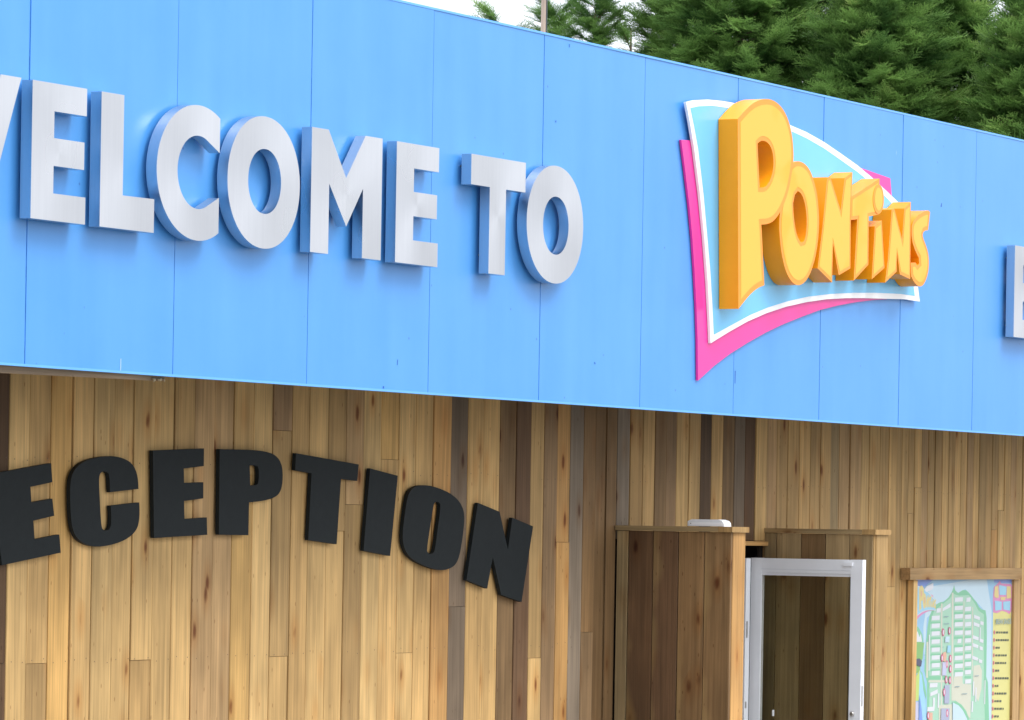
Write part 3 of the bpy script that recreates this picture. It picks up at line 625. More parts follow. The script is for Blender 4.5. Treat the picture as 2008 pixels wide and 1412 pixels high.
for gi, k in enumerate(order):
    outl, hole, bw = GLY[k]
    yf = LF - 0.0004*gi - (0.002 if k in 'PD' else 0)
    lo = on(outl, yf); lo = smooth_loop(lo, 2, 30) if k in 'POSD' else lo
    loops = [lo]
    if hole: loops.append(smooth_loop(on(hole, yf), 2, 30))
    q = MB(); q.extr(loops, yf, LB if k != 'D' else LF+0.02, 0, 1)
    xc = lo[0][0]; o = q.build(names[k], None, logo, mats=[BORDER, ORANGE])
    if k == 'D': inn = [on(dot_i, yf)]
    else:
        base = on(outl, yf); base = smooth_loop(base, 1, 30) if k in 'POS' else base
        inn = [inset(base, bw)]
        if hole: inn.append(inset(smooth_loop(on(hole, yf), 1, 30), bw*0.8, True))
    q = MB(); q.extr(inn, yf-0.0012, yf-0.0001)
    fo = q.build('face_panel', YELLOW, o); fo.location = (0, 0, 0)

# ------------------------------------------------------------------ porch screens
YS = float(PX(1432, 1040, XL)[1])                 # front face of the screens
CAPZ = float(P(1207, 1030, WY)[2])
def screen(xa, seams_uv, tones, endk, label, side_u, end_w, mat=WOOD):
    s = tag(empty('porch_screen', (xa+end_w/2, YS, 0.06)), label, 'screen wall', 'timber screens beside the entrance')
    ys = [float(PX(u, v, xa)[1]) for u, v in seams_uv]      # from back (large y) to front
    for i in range(len(ys)-1):
        board(s, ys[i+1], ys[i], xa, 0.062, CAPZ-0.031, tones[i], along='y', mat=mat)
    q = MB(); q.box(xa+0.0215, xa+end_w-0.022, YS+0.024, WY-0.004, 0.062, CAPZ-0.031); q.build('core', DARK, s)
    w = end_w-0.004
    board(s, xa+0.006, xa+0.03, YS-0.001, 0.062, CAPZ-0.031, 'M', name='corner_board')
    board(s, xa+0.03, xa+end_w, YS-0.006, 0.062, CAPZ-0.031, endk, name='end_board')
    # far side boards
    y = YS+0.024
    while y < WY-0.2:
        q = MB(); q.box(xa+end_w-0.021, xa+end_w-0.001, y, y+0.168, 0.062, CAPZ-0.031); o = q.build('plank', WOOD, s, origin=(xa+end_w, y, 0.06)); o.color = tone('M'); y += 0.174
    # cap made of two boards with an overhang
    q = MB(); q.box(xa-0.012, xa+end_w+0.012, YS+0.075, WY-0.004, CAPZ-0.029, CAPZ); o = q.build('cap_board', WOODY, s, origin=(xa, WY, CAPZ)); o.color = tone('V')
    q = MB(); q.box(xa-0.014, xa+end_w+0.016, YS-0.02, YS+0.073, CAPZ-0.031, CAPZ+0.002); o = q.build('cap_board', WOOD, s, origin=(xa, YS, CAPZ)); o.color = tone('M')
    return s
ew1 = float(P(1461, 1045, YS)[0])-XL; ew2 = float(P(1740, 1045, YS)[0])-XR
screen(XL, [(1207, 1200), (1230, 1200), (1278.6, 1200), (1328, 1200), (1379, 1200), (1431.5, 1200)], ['V', 'D', 'R', 'B', 'B'], 'O', 'dark brown timber screen left of the door with a white box on top', 0, ew1, WOODS)
screen(XR, [(1499, 1060), (1522.5, 1060), (1571, 1060), (1618.5, 1060), (1666, 1060), (1712, 1060)], ['V', 'v', 'B', 'v', 'v'], 'M', 'paler olive timber screen behind the open glass door', 0, ew2)
# white box on the left cap
bxu = P(1343, 1028, YS+0.12)
yb0 = float(PX(1418, 1028, XL+0.02)[1]); yb1 = float(PX(1347, 1028, XL+0.02)[1])
loop = []
q = MB()
# rounded body: profile in y,z extruded along x
prof = [(yb1, 0), (yb1, .028), (yb1-.012, .036), (yb1-.03, .041), (yb0+.04, .041), (yb0+.015, .034), (yb0+.002, .02), (yb0, 0)]
xa, xb2 = XL+0.03, XL+0.13
n = len(prof); q.v = [(xa, y, CAPZ+z+0.0025) for y, z in prof] + [(xb2, y, CAPZ+z+0.0025) for y, z in prof]
q.f = [tuple(range(n)), tuple(reversed(range(n, 2*n)))] + [((i+1) % n, i, n+i, n+(i+1) % n) for i in range(n)]; q.mi = [0]*len(q.f); q.sm = [False]*len(q.f)
wbx = q.build('box_light', PVC_OLD, origin=(xa, (yb0+yb1)/2, CAPZ)); tag(wbx, 'small white plastic box lying on top of the dark timber screen', 'junction box')
q = MB(); q.box(xa-0.003, xa-0.0002, yb0+.012, yb1-.012, CAPZ+.004, CAPZ+.026); s_ = q.build('lid', PVC, wbx); s_.location = -wbx.location
q = MB(); q.tube([(xa-.005, yb1-.022, CAPZ+.019), (xa-.0031, yb1-.022, CAPZ+.019)], .003, 6); s_ = q.build('screw', RUBBER, wbx); s_.location = -wbx.location

# ------------------------------------------------------------------ open glass door
XD = float(P(1472, 1093, WY)[0]); yd0 = float(PX(1690, 1200, XD)[1]); yd1 = WY-0.005
DT = 0.05; DZ = 2.058
door = tag(empty('glass_door', (XD, yd1, 0.08)), 'white framed glass door standing open against the right timber screen', 'door')
yi0 = float(PX(1667, 1200, XD)[1]); zi = float(PX(1560, 1123.5, XD)[2])
q = MB(); q.box(XD, XD+DT, yd0, yi0, 0.08, DZ); q.build('stile', PVC, door)
q = MB(); q.box(XD, XD+DT, yd1-0.07, yd1, 0.08, DZ); q.build('stile', PVC, door)
q = MB(); q.box(XD+0.001, XD+DT-0.001, yi0+0.0005, yd1-0.0705, zi, DZ-0.001); q.build('rail', PVC, door)
q = MB(); q.box(XD+0.001, XD+DT-0.001, yi0+0.0005, yd1-0.0705, 0.08, 0.24); q.build('rail', PVC, door)
q = MB(); q.box(XD+0.010, XD+DT-0.010, yi0+0.001, yd1-0.071, zi-0.018, zi-0.0005); q.build('glazing_bead', PVC, door)
q = MB(); q.box(XD+0.016, XD+DT-0.016, yi0+0.001, yi0+0.012, 0.24, zi-0.0185); q.build('gasket', RUBBER, door)
q = MB(); q.box(XD+0.021, XD+0.027, yi0+0.002, yd1-0.072, 0.241, zi-0.019); gp = q.build('pane', GLASS, door)
# groove line on the top rail, catch plate, edge lock plates, handle
q = MB(); q.box(XD-0.0015, XD+0.0005, yi0+0.001, yd1-0.071, zi+0.020, zi+0.023); q.build('groove', PVC_OLD, door)
ya = float(PX(1672, 1107, XD)[1]); yb = float(PX(1655, 1107, XD)[1]); za = float(PX(1663, 1107, XD)[2])
q = MB(); q.box(XD-0.012, XD-0.001, ya, yb, za-0.010, za+0.011); q.build('catch', PVC, door)
q = MB(); q.box(XD+0.012, XD+0.030, yd0-0.003, yd0-0.0004, float(P(1690, 1385, yd0)[2]), float(P(1690, 1345, yd0)[2])); q.build('lock_plate', METAL, door)
kz = float(PX(1673, 1400, XD)[2]); ky = float(PX(1672, 1400, XD)[1])
q = MB(); q.tube([(XD-0.0005, ky, kz), (XD-0.012, ky, kz), (XD-0.022, ky, kz)], [0.014, 0.016, 0.010], 12); kn_ = q.build('lock_cylinder', METAL, door)
q = MB(); q.box(XD-0.02, XD-0.003, float(PX(1517.5, 1395, XD)[1])-0.004, float(PX(1517.5, 1395, XD)[1])+0.004, float(PX(1517, 1404, XD)[2]), float(PX(1517, 1392, XD)[2])); q.build('sticker', WHITE, door)
# door lining
lin = tag(empty('door_frame', (XD, WY, 0.08)), 'white door frame lining the timber doorway', 'door frame')
jx0, jx1 = float(P(1462, 1200, WY-0.02)[0]), float(P(1470.5, 1200, WY-0.02)[0])
q = MB(); q.box(jx0, min(jx1, XD-0.002), WY-0.02, WY+0.05, 0.08, DZ-0.003); q.build('jamb', PVC, lin)
q = MB(); q.box(jx0+0.012, jx0+0.03, WY-0.023, WY-0.0204, float(P(1466, 1250, WY)[2]), float(P(1466, 1218, WY)[2])); q.build('hinge', METAL, lin)
q = MB(); q.box(jx0+0.012, jx0+0.03, WY-0.023, WY-0.0204, float(P(1466, 1388, WY)[2]), float(P(1466, 1375, WY)[2])); q.build('hinge', METAL, lin)
# purple string lights in the lobby
def emis(name, c, s):
    mt, t, b = newmat(name); b.inputs['Base Color'].default_value = (*c, 1); b.inputs['Emission Color'].default_value = (*c, 1); b.inputs['Emission Strength'].default_value = s; return mt
LED = emis('violet_led', (0.12, 0.04, 1.0), 1.6)
ledy = WY+0.9
ls = empty('light_string', tuple(P(1473, 1206, ledy))); tag(ls, 'string of tiny violet lights hanging inside the dark doorway', 'string lights')
for i in range(13):
    for j in range(2):
        u = 1470.5 + 5.0*min(1, i/8.0) + j*2.6; v = 1206+i*5.2
        p = P(u+random.uniform(-.4, .4), v+j*2.4, ledy+j*0.02)
        q = MB(); q.tube([(p[0], p[1]-.004, p[2]), (p[0], p[1], p[2]), (p[0], p[1]+.004, p[2])], [0.002, 0.0055, 0.002], 6)
        q.build('bulb', LED, ls)
q = MB(); q.tube([P(1470, 1203, ledy), P(1475, 1240, ledy), P(1477, 1275, ledy)], 0.0015, 5); w_ = q.build('wire', RUBBER, ls)

# ------------------------------------------------------------------ map board
YM = WY-0.03
mb = tag(empty('map_board', tuple(P(1890, 1130, WY))), 'timber framed holiday park map board on the wall right of the door', 'notice board')
def zr(v): return float(P(1890, v, YM-0.045)[2])
rx0 = float(P(1785, 1125, WY-0.075)[0]); rx1 = float(P(2004, 1125, WY-0.075)[0])
q = MB(); q.box(rx0, rx1, WY-0.075, WY-0.004, zr(1136.5), zr(1114)); o = q.build('top_rail', WOODX, mb, origin=(rx0, WY, zr(1136))); o.color = tone('T', .02)
px0 = float(P(1789, 1300, WY-0.05)[0]); px1 = float(P(1797, 1300, WY-0.05)[0])
q = MB(); q.box(px0, px1, WY-0.05, WY-0.004, 0.7, zr(1137.5)); o = q.build('side_post', WOOD, mb, origin=(px0, WY, .7)); o.color = tone('l', .02)
qx0 = float(P(1986.5, 1300, WY-0.05)[0]); qx1 = float(P(1999, 1300, WY-0.05)[0])
q = MB(); q.box(qx0, qx1, WY-0.05, WY-0.004, 0.7, zr(1137.5)); o = q.build('side_post', WOOD, mb, origin=(qx0, WY, .7)); o.color = tone('T', .02)
q = MB(); q.box(px0, qx1, WY-0.06, WY-0.004, 0.62, 0.698); o = q.build('bottom_rail', WOODX, mb, origin=(px0, WY, .62)); o.color = tone('T', .02)
q = MB(); q.box(px1+0.001, qx0-0.001, YM+0.001, WY-0.005, 0.7, zr(1137.5)); q.build('back_panel', WHITE, mb)
# printed sheet
cols = {}
def ink(name, c):
    if name not in cols: cols[name] = simple('print_'+name, tuple(max(0.02, v_*0.80-0.035) for v_ in c), 0.35, var=0.02, spec=0.4)
    return cols[name]
inks = [('sky', (0.40, 0.66, 0.88)), ('deep', (0.28, 0.40, 0.85)), ('pale', (0.66, 0.83, 0.92)), ('green', (0.30, 0.66, 0.42)), ('mint', (0.48, 0.76, 0.58)), ('white', (0.85, 0.86, 0.90)),
        ('sand', (0.76, 0.76, 0.62)), ('red', (0.78, 0.16, 0.30)), ('yellow', (0.86, 0.80, 0.32)), ('cyan', (0.42, 0.74, 0.92)), ('text', (0.16, 0.18, 0.13)), ('orange', (0.86, 0.52, 0.38)),
        ('lime', (0.62, 0.78, 0.24)), ('hill', (0.32, 0.58, 0.22)), ('grey', (0.50, 0.53, 0.68)), ('pink', (0.85, 0.35, 0.60)), ('lilac', (0.66, 0.66, 0.86)), ('gold', (0.88, 0.72, 0.32)), ('dark', (0.14, 0.14, 0.20)), ('slate', (0.33, 0.46, 0.50))]
imats = [ink(n, c) for n, c in inks]; idx = {n: i for i, (n, c) in enumerate(inks)}
S5 = 4.2532
lay = [YM]
pr = MB(); PRN = []
def ip(pts, c, lift=1):
    PRN.append((lift, pts, c))
def flush(pts, c, k):
    Y = YM - 0.0002 - 0.000022*k
    pr.poly_pts = [P(1700+a/S5, 1080+b/S5, Y) for a, b in pts]
    # orient towards the viewer
    l = [(p[0], p[2]) for p in pr.poly_pts]
    ar = sum(l[i][0]*l[(i+1) % len(l)][1]-l[(i+1) % len(l)][0]*l[i][1] for i in range(len(l)))
    if ar < 0: l.reverse()
    tr = tessellate_polygon([[Vector((x, z, 0)) for x, z in l]]); b = len(pr.v)
    pr.v += [(x, Y, z) for x, z in l]
    for t in tr:
        p = [l[i] for i in t]; a_ = (p[1][0]-p[0][0])*(p[2][1]-p[0][1])-(p[2][0]-p[0][0])*(p[1][1]-p[0][1])
        t = tuple(t) if a_ > 0 else tuple(reversed(t)); pr.f.append(tuple(b+i for i in t)); pr.mi.append(idx[c]); pr.sm.append(False)
def irect(x0, y0, x1, y1, c, lift, sk=0): ip([(x0, y0), (x1, y0-sk), (x1-3, y1-sk), (x0-3, y1)], c, lift)
BOT = 2400
ip([(408, 236), (1222, 232), (1190, BOT), (372, BOT)], 'sky', 0)
ip([(408, 236), (560, 236), (405, 360)], 'deep', 1)
ip([(520, 300), (900, 236), (1000, 240), (1040, 500), (1035, 1500), (990, 1500), (980, 500), (820, 320), (640, 420), (500, 560), (480, 900), (470, 640)], 'pale', 1)
ip([(1060, 236), (1222, 233), (1218, 270), (1060, 265)], 'deep', 1)
# island
ip([(500, 1090), (478, 1000), (490, 800), (505, 640), (520, 550), (545, 490), (575, 450), (610, 430), (640, 425), (680, 390), (705, 350), (718, 320), (727, 285), (736, 330), (760, 352), (800, 328), (830, 330), (860, 360), (890, 400), (915, 430), (935, 470), (960, 490), (990, 498), (998, 560), (1000, 700), (995, 1050), (1010, 1100), (1022, 1500), (500, 1500), (500, 1200)], 'green', 2)
ip([(520, 1060), (515, 800), (530, 600), (560, 500), (600, 470), (690, 400), (720, 360), (770, 375), (850, 370), (900, 440), (930, 500), (975, 530), (975, 1050), (985, 1480), (520, 1480)], 'mint', 3)
irect(520, 700, 700, 850, 'mint', 4)
for y in (590, 655, 722, 790, 857, 922, 988): irect(532, y, 615, y+20, 'green', 4)
for y in (440, 510, 578, 645, 715, 785, 855, 925, 995): irect(728, y, 800, y+22, 'green', 4)
for y in (515, 645, 712, 780, 845, 910, 975, 1045): irect(815, y, 868, y+20, 'green', 4)
irect(520, 1045, 700, 1075, 'green', 4)
for (a, b_, c_, d_) in ((618, 440, 630, 1480), (708, 350, 722, 1250), (515, 1080, 720, 1098), (497, 760, 512, 1060), (806, 420, 813, 1000), (878, 470, 886, 1000)): irect(a, b_, c_, d_, 'sand', 5)
ip([(725, 1050), (795, 1045), (800, 1110), (870, 1115), (862, 1400), (800, 1330), (740, 1250), (712, 1250)], 'sand', 5)
ip([(890, 960), (940, 950), (960, 1000), (955, 1150), (930, 1260), (895, 1200), (885, 1060)], 'sand', 5)
ip([(600, 1290), (712, 1280), (712, 1480), (600, 1480)], 'sand', 5)
def blk(x, y, w=68, h=36, sk=4): irect(x-w/2, y-h/2+2, x+w/2, y+h/2+2, 'white', 6, sk)
for y in (560, 625, 690, 757, 825, 890, 955, 1020): blk(575, y)
blk(600, 498, 35); ip([(632, 480), (697, 435), (697, 470), (632, 505)], 'white', 6)
for y in (407, 477, 547, 613, 683, 823, 893, 960, 1030): blk(768, y)
blk(773, 752, 32)
blk(848, 408, 35)
for y in (485, 550, 613, 683, 748, 812, 880, 945, 1012, 1090): blk(845, y, 50)
for (x, y) in ((918, 555), (915, 615), (908, 725), (905, 790), (903, 895)): ip([(x-25, y-22), (x+25, y-2), (x+22, y+24), (x-25, y+8)], 'white', 6)
for (x, y) in ((960, 603), (958, 750), (953, 812), (948, 920)): ip([(x-14, y-18), (x+14, y-8), (x+12, y+20), (x-14, y+12)], 'white', 6)
blk(557, 1122, 66); ip([(528, 1185), (590, 1155), (590, 1190), (528, 1215)], 'white', 6); blk(535, 1320, 60)
for (x, y, w, h) in ((560, 1270, 16, 90), (598, 1250, 12, 120), (985, 1180, 8, 200), (945, 700, 8, 120), (890, 1150, 10, 120), (910, 1200, 10, 120), (880, 1300, 12, 90), (520, 850, 8, 300)): irect(x-w/2, y-h/2, x+w/2, y+h/2, 'white', 6)
ip([(715, 1262), (770, 1270), (810, 1330), (840, 1400), (850, 1480), (715, 1480)], 'pale', 7)
ip([(712, 1262), (745, 1255), (790, 1285), (830, 1340), (850, 1400), (862, 1480), (848, 1480), (835, 1400), (800, 1330), (765, 1290)], 'green', 8)
irect(648, 1120, 690, 1275, 'grey', 7); irect(620, 1315, 690, 1420, 'grey', 7); irect(672, 790, 700, 850, 'cyan', 7); irect(630, 930, 665, 1040, 'lilac', 7); irect(655, 715, 690, 765, 'pale', 7)
ip([(635, 850), (660, 842), (665, 880), (655, 930), (632, 915)], 'orange', 7); ip([(518, 1350), (548, 1350), (548, 1420), (515, 1420)], 'orange', 7)
for (x, y) in ((637, 680), (690, 668), (628, 895), (668, 945), (697, 900), (697, 985), (662, 1075), (693, 1080), (645, 1180), (670, 1355), (512, 1375)):
    ip([(x+10*math.cos(t), y+33*math.sin(t)) for t in np.linspace(0, 2*math.pi, 13)[:-1]], 'red', 8)
    ip([(x+4.5*math.cos(t), y+22*math.sin(t)) for t in np.linspace(0, 2*math.pi, 11)[:-1]], 'white', 9)
for (x, y, w) in ((665, 550, 38), (665, 610, 45), (755, 1135, 40), (815, 1195, 45), (918, 1045, 35), (637, 805, 10), (487, 870, 10), (487, 910, 10)): irect(x-w/2, y-3, x+w/2, y+3, 'slate', 9, 3)
# plain hills and water at the left edge instead of the printed figure
ip([(402, 640), (425, 632), (445, 665), (462, 700), (470, 760), (400, 770)], 'green', 4)
ip([(405, 690), (422, 672), (438, 720), (450, 690), (460, 760), (405, 760)], 'white', 5)
ip([(400, 760), (478, 765), (470, 830), (465, 900), (440, 960), (445, 1000), (395, 1040)], 'hill', 5)
ip([(445, 1000), (462, 1020), (480, 1100), (497, 1200), (492, 1240), (470, 1150)], 'green', 5)
ip([(396, 1070), (425, 1020), (442, 990), (440, 1120), (432, 1250), (388, 1255)], 'lime', 6)
ip([(440, 1000), (458, 1040), (470, 1150), (485, 1280), (500, 1480), (430, 1480), (432, 1250)], 'cyan', 6)
ip([(440, 1200), (456, 1320), (470, 1480), (432, 1480)], 'deep', 7)
ip([(388, 1265), (430, 1258), (430, 1480), (384, 1480)], 'lilac', 6)
ip([(398, 905), (440, 898), (460, 920), (452, 965), (425, 960), (400, 935)], 'dark', 7)
# right hand key
ip([(1052, 500), (1208, 490), (1186, BOT), (1022, BOT)], 'yellow', 3)
ip([(1206, 233), (1224, 232), (1208, BOT), (1188, BOT)], 'lilac', 4)
ip([(1052, 380), (1060, 300), (1085, 280), (1108, 250), (1120, 272), (1200, 278), (1210, 300), (1210, 400), (1205, 500), (1188, 528), (1160, 510), (1125, 500), (1090, 520), (1052, 515)], 'pink', 5)
ip([(1062, 370), (1068, 300), (1095, 290), (1100, 390), (1080, 395), (1065, 385)], 'gold', 6); ip([(1168, 295), (1200, 298), (1203, 395), (1165, 400)], 'gold', 6)
ip([(1102, 285), (1165, 300), (1162, 370), (1106, 368)], 'cyan', 6); ip([(1112, 385), (1160, 385), (1150, 412), (1118, 412)], 'gold', 6)
ip([(1066, 415), (1125, 425), (1122, 492), (1070, 500)], 'cyan', 6); ip([(1136, 425), (1197, 418), (1195, 500), (1138, 490)], 'cyan', 6)
wd = [105, 112, 40, 98, 95, 38, 118, 34, 105, 62, 82, 42, 96, 70, 88, 52, 104, 60, 92, 47, 80]
for i, w in enumerate(wd):
    y = 682+i*63.6; x0 = 1072-i*1.3
    ip([(x0-13, y-16), (x0-4, y-16), (x0-5, y+14), (x0-14, y+14)], 'red', 6)
    x = x0+4
    while x < x0+w:
        ww = random.uniform(10, 22); ip([(x, y-8), (min(x+ww, x0+w), y-9), (min(x+ww, x0+w), y+7), (x, y+8)], 'text', 6); x += ww+random.uniform(3, 7)
# small copy of the roadside logo printed on the map, plus a pale lettered banner above it
def lm(pts): return [(400+(u-1338)*0.372, 292+(v-195)*0.527) for u, v in pts]
ip(lm(pinkp), 'pink', 5); ip(lm(whitep), 'white', 6); ip(lm(cyanp), 'cyan', 7)
for k in ('O', 'N1', 'P', 'T', 'I', 'N2', 'S'):
    ip(lm([(u-14, v-2) for u, v in GLY[k][0]]), 'gold', 8)
    if GLY[k][1]: ip(lm([(u-14, v) for u, v in GLY[k][1]]), 'orange', 9)
ip([(480, 320), (500, 295), (553, 268), (556, 300), (545, 325), (495, 345)], 'white', 7)
for k_, (l_, p_, c_) in enumerate(sorted(PRN, key=lambda t: t[0])): flush(p_, c_, k_)
sheet = pr.build('printed_map', None, mb, mats=imats)
# the park name, as printed
fc = bpy.data.curves.new('park_name', 'FONT'); fc.body = 'BREAN SANDS'; fc.size = 0.16; fc.extrude = 0; fc.offset = 0.003
ft = bpy.data.objects.new('tmp', fc); col.objects.link(ft); bpy.context.view_layer.update()
me = bpy.data.meshes.new_from_object(ft.evaluated_get(bpy.context.evaluated_depsgraph_get())); bpy.data.objects.remove(ft)
a = P(1700+1065/S5, 1080+612/S5, YM); b_ = P(1700+1192/S5, 1080+610/S5, YM); top = P(1700+1065/S5, 1080+568/S5, YM)
xsz = max(v.co.x for v in me.vertices)-min(v.co.x for v in me.vertices); ysz = max(v.co.y for v in me.vertices)
for v in me.vertices:
    v.co = Vector((a[0]+v.co.x/xsz*(b_[0]-a[0]), YM-0.0085, a[2]+v.co.y/ysz*(top[2]-a[2])))
me.materials.clear(); to = link('park_name', me, ink('slate', (0.33, 0.46, 0.50)), mb)

# ------------------------------------------------------------------ background: pole, wire and conifers
def wood_pole():
    d = 44.0; a = PD(1058.5, 60, d); b_ = PD(1069.5, 60, d); cx_, cy_ = (a+b_)[0]/2, (a+b_)[1]/2; rad = float(np.linalg.norm(b_-a))/2
    o = tag(empty('timber_pole', (cx_, cy_, 0)), 'slim weathered timber pole with a dark cable, rising behind the fascia', 'pole')
    q = MB(); q.tube([(cx_, cy_, 0), (cx_, cy_, 5), (cx_+.03, cy_, 8.6)], [rad*1.15, rad*1.05, rad*.95], 14)
    s = q.build('pole', WOOD, o, origin=(cx_, cy_, 0)); s.color = (0.42, 0.33, 0.27, 1)
    cb = (a+b_)/2 + (rr*(rad*1.0)) - f3*0.01
    q = MB(); q.tube([(cb[0], cb[1], 0.2), (cb[0], cb[1], 5), (cb[0]+.03, cb[1], 8.5)], 0.008, 8); q.build('cable', RUBBER, o)
    zc = PD(1064, 12, d)[2]; q = MB(); q.tube([(cx_+.03, cy_, zc-.008), (cx_+.03, cy_, zc+.008)], rad*1.06, 14); q.build('strap', METAL, o)
    return (cx_, cy_)
wood_pole()
q = MB(); w0 = PD(948, -12, 58); w1 = PD(933, 45, 58); mid = (w0+w1)/2 + np.array([0, 0, -.004])
w1b = w1 + (w1-w0)*14
q.tube([w0+(w0-w1)*0.5, w0, mid, w1, w1b], 0.0035, 6)
tag(q.build('overhead_wire', simple('grey_wire', (0.16, 0.17, 0.20), 0.5), origin=tuple(w0)), 'thin grey stay wire slanting down behind the fascia against white sky', 'wire')

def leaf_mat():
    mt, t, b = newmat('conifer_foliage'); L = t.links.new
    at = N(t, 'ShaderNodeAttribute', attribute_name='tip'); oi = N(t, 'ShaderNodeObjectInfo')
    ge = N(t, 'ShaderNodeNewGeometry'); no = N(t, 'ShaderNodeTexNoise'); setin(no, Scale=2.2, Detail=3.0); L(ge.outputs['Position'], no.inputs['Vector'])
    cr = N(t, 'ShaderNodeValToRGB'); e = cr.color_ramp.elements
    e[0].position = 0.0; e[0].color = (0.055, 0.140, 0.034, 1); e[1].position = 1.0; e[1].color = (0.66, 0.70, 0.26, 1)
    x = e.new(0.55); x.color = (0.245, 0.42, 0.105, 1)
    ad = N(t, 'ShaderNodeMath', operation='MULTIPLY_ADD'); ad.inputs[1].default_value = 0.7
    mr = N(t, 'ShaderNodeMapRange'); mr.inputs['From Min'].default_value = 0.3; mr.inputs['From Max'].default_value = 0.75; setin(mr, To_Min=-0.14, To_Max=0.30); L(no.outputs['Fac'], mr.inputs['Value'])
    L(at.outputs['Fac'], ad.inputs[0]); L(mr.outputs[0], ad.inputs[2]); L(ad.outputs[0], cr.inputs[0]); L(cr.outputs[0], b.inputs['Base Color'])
    b.inputs['Roughness'].default_value = 0.55; b.inputs['Specular IOR Level'].default_value = 0.3
    # thin leaves let some light through
    tl = N(t, 'ShaderNodeBsdfTranslucent'); L(cr.outputs[0], tl.inputs[0]); mx = N(t, 'ShaderNodeMixShader'); mx.inputs[0].default_value = 0.42
    out = [n for n in t.nodes if n.type == 'OUTPUT_MATERIAL'][0]; L(b.outputs[0], mx.inputs[1]); L(tl.outputs[0], mx.inputs[2]); L(mx.outputs[0], out.inputs[0])
    return mt
LEAF = leaf_mat()
BARK = simple('conifer_bark', (0.16, 0.11, 0.08), 0.9, var=0.2, scale=12, bump=0.3)

def make_spray(seed, n_side=9, leaf_n=6):
    """flat feathery spray along +X (unit length): returns tri verts (k,3,3) and tip value (k,3)"""
    r = np.random.default_rng(seed); T = []; V = []
    def leaf(p, d, l, w, t0, t1):
        d = d/np.linalg.norm(d); n = np.cross(d, [0, 0, 1.0]); n /= (np.linalg.norm(n)+1e-9)
        n = n*math.cos(0.6)+np.array([0, 0, 1.0])*r.uniform(-.7, .7)
        T.append([p-n*w/2, p+n*w/2, p+d*l]); V.append([t0, t0, t1])
    for i in range(n_side):
        s = (i+0.5)/n_side
        for sd_ in (-1, 1):
            p = np.array([s*0.95, 0, -0.10*s*s]); ln = (0.42*(1-s)**0.7+0.10)*r.uniform(.7, 1.15); an = R(r.uniform(26, 48))
            d = np.array([math.cos(an), sd_*math.sin(an), r.uniform(-.15, .25)])
            leaf(p, d, ln, 0.030, s*0.6, 0.6+0.4*s)
            for j in range(leaf_n):
                q_ = (j+0.6)/leaf_n; pp = p+d*ln*q_; a2 = an*sd_ + (1 if j % 2 else -1)*R(r.uniform(25, 45))
                dd = np.array([math.cos(a2), math.sin(a2), r.uniform(-.3, .4)])
                leaf(pp, dd, ln*0.34*(1-q_*0.5)*r.uniform(.7, 1.2), 0.024, 0.3+0.3*q_, 0.55+0.45*q_)
    leaf(np.array([0, 0, 0.]), np.array([1, 0, -.1]), 1.05, 0.035, 0, 1)
    return np.array(T), np.array(V)
SPR = [make_spray(s) for s in range(6)]
SPR_LO = [make_spray(s+20, 5, 2) for s in range(3)]

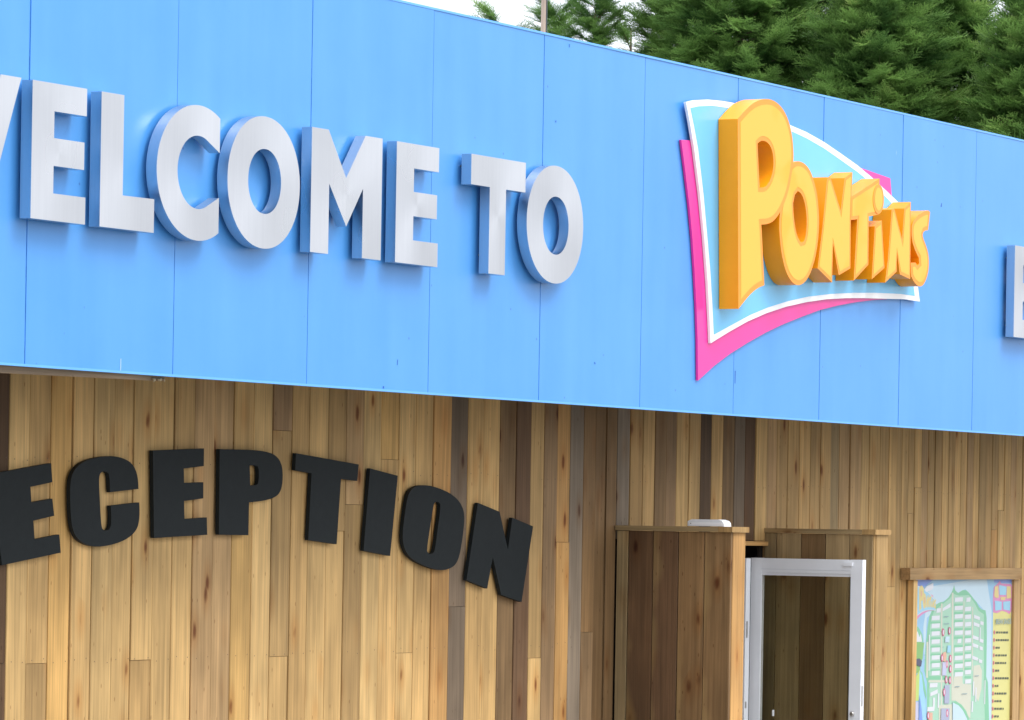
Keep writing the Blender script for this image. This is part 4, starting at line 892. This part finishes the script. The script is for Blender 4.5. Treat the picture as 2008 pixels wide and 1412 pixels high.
def conifer(u, vtip, dist, label, rmax=1.5, zlow=6.3, dens=1.0, sparse=False, lean=0.0, base_r=1.5, seed=0, ztop_extra=0.0):
    r = np.random.default_rng(100+seed)
    tip = PD(u, vtip, dist); X0_, Y0_ = tip[0], tip[1]; Ht = tip[2]
    o = tag(empty('conifer_tree', (X0_, Y0_, 0)), label, 'tree', 'conifers behind the building')
    q = MB(); q.tube([(X0_, Y0_, 0), (X0_+.03, Y0_, Ht*.5), (X0_-lean*.1, Y0_, Ht*.85), (X0_, Y0_, Ht*0.985)], [0.17, 0.12, 0.045, 0.006], 8); 
    T, V = [], []
    br = MB()
    nb_hi = int((150 if not sparse else 46)*dens); nb_lo = int(120*dens)
    top_span = Ht-zlow
    specs = []
    for i in range(nb_hi):
        h = (i+0.5)/nb_hi; z = Ht - 0.02 - top_span*(h**1.0)*1.02; specs.append((z, True))
    for i in range(nb_lo): specs.append((r.uniform(0.5, zlow), False))
    ga = 0.0
    for z, hi in specs:
        ga += 2.39996 + r.uniform(-.4, .4); t = max(0.02, (Ht-z)/Ht)
        Rr = rmax*min(1.0, (t*Ht/4.2)**0.62) if not sparse else rmax*min(1, (t*Ht/2.2)**0.8)
        ln = Rr*r.uniform(.55, 1.22)+0.12
        pl = r.uniform(.5, 1.2)
        up_ = 0.65*math.exp(-(Ht-z)/0.9)+0.30+r.uniform(-.18, .25)
        dirx, diry = math.cos(ga), math.sin(ga)
        p0 = np.array([X0_, Y0_, z]); p0[2] -= 0.0
        pts = []
        for k in range(5):
            s = k/4; pts.append(p0+np.array([dirx*ln*s, diry*ln*s, ln*(up_*s - 0.20*s*s + 0.10*s**3)]))
        br.tube(pts, [0.016*(0.4+ln*.5), 0.012*(0.4+ln*.5), 0.008, 0.006, 0.003], 4)
        ns_ = (int(12+17*ln) if hi else int(5+5*ln))
        for k in range(ns_):
            s = 1-(k/ns_)**1.25*(0.78 if hi else 0.6) if not sparse else 1-(k/ns_)*0.85
            f_ = s*4; i0 = min(3, int(f_)); p = pts[i0]+(pts[i0+1]-pts[i0])*(f_-i0)
            tang = pts[i0+1]-pts[i0]; tang /= np.linalg.norm(tang)
            side = np.cross(tang, [0, 0, 1.0]); side /= np.linalg.norm(side)+1e-9
            sa = r.uniform(-1.0, 1.0)*(0.75 if s < .97 else .15)
            d = tang*math.cos(sa)+side*math.sin(sa)+np.array([0, 0, r.uniform(-.25, .4)]); d /= np.linalg.norm(d)
            upv = np.cross(side, tang); upv = upv + side*r.uniform(-.7, .7) + tang*r.uniform(-.2, .2)
            yv = np.cross(upv, d); yv /= np.linalg.norm(yv)+1e-9; zv_ = np.cross(d, yv)
            sc = (r.uniform(.26, .46) if hi else r.uniform(.4, .6))*(0.75 if sparse else 1)
            M = np.stack([d, yv, zv_])*sc
            tt, vv = (SPR[r.integers(6)] if hi else SPR_LO[r.integers(3)])
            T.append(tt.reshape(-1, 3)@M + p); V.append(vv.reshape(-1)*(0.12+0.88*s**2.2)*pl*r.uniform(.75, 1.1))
    T = np.concatenate(T).astype(np.float32); V = np.concatenate(V).astype(np.float32)
    T -= np.array([X0_, Y0_, 0], np.float32)
    nv = len(T); me = bpy.data.meshes.new('crown'); me.vertices.add(nv); me.vertices.foreach_set('co', T.ravel())
    me.loops.add(nv); me.loops.foreach_set('vertex_index', np.arange(nv, dtype=np.int32))
    me.polygons.add(nv//3); me.polygons.foreach_set('loop_start', np.arange(0, nv, 3, dtype=np.int32))
    me.polygons.foreach_set('loop_total', np.full(nv//3, 3, dtype=np.int32)) if False else None
    at = me.attributes.new('tip', 'FLOAT', 'POINT'); at.data.foreach_set('value', V)
    me.update(); me.validate()
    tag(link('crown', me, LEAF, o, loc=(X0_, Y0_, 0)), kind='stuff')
    tag(br.build('branches', BARK, o), kind='stuff')
    q.build('trunk', BARK, o, origin=(X0_, Y0_, 0))
    return nv//3
tot = 0
tot += conifer(982, 30, 49, 'bare wispy conifer tip just showing left of the timber pole', rmax=0.09, sparse=True, dens=.05, seed=1, zlow=7.5)
tot += conifer(1088, 22, 52, 'small narrow conifer top directly right of the timber pole', rmax=0.12, sparse=True, dens=.6, seed=2, zlow=7.2, base_r=.3)
tot += conifer(1168, -2, 51, 'sparse young conifer with open upswept branches against white sky', rmax=0.30, sparse=True, dens=.8, seed=3, zlow=7.0)
tot += conifer(1238, 35, 53, 'small bushy conifer at the left end of the dense row', rmax=0.34, seed=4, dens=.45, sparse=True)
tot += conifer(1335, -60, 51, 'slim conifer rising left of the tall ones, with feathery pale edge', rmax=0.62, seed=14, dens=.9)
tot += conifer(1455, -170, 50, 'tall dense conifer behind the upper left of the logo sign', rmax=1.1, seed=5, dens=1.5)
tot += conifer(1600, -150, 52.5, 'tall dense conifer in the middle of the row', rmax=1.1, seed=6, dens=1.5)
tot += conifer(1722, -35, 49, 'broad conifer right of centre with hanging pale sprays', rmax=1.0, seed=7, dens=1.3)
tot += conifer(1858, -8, 50, 'conifer with thin open top letting white sky through', rmax=0.72, seed=8, dens=1.25)
tot += conifer(2045, 42, 48.5, 'conifer at the right edge of the photo', rmax=0.95, seed=9, dens=1.2)
print('foliage tris', tot)
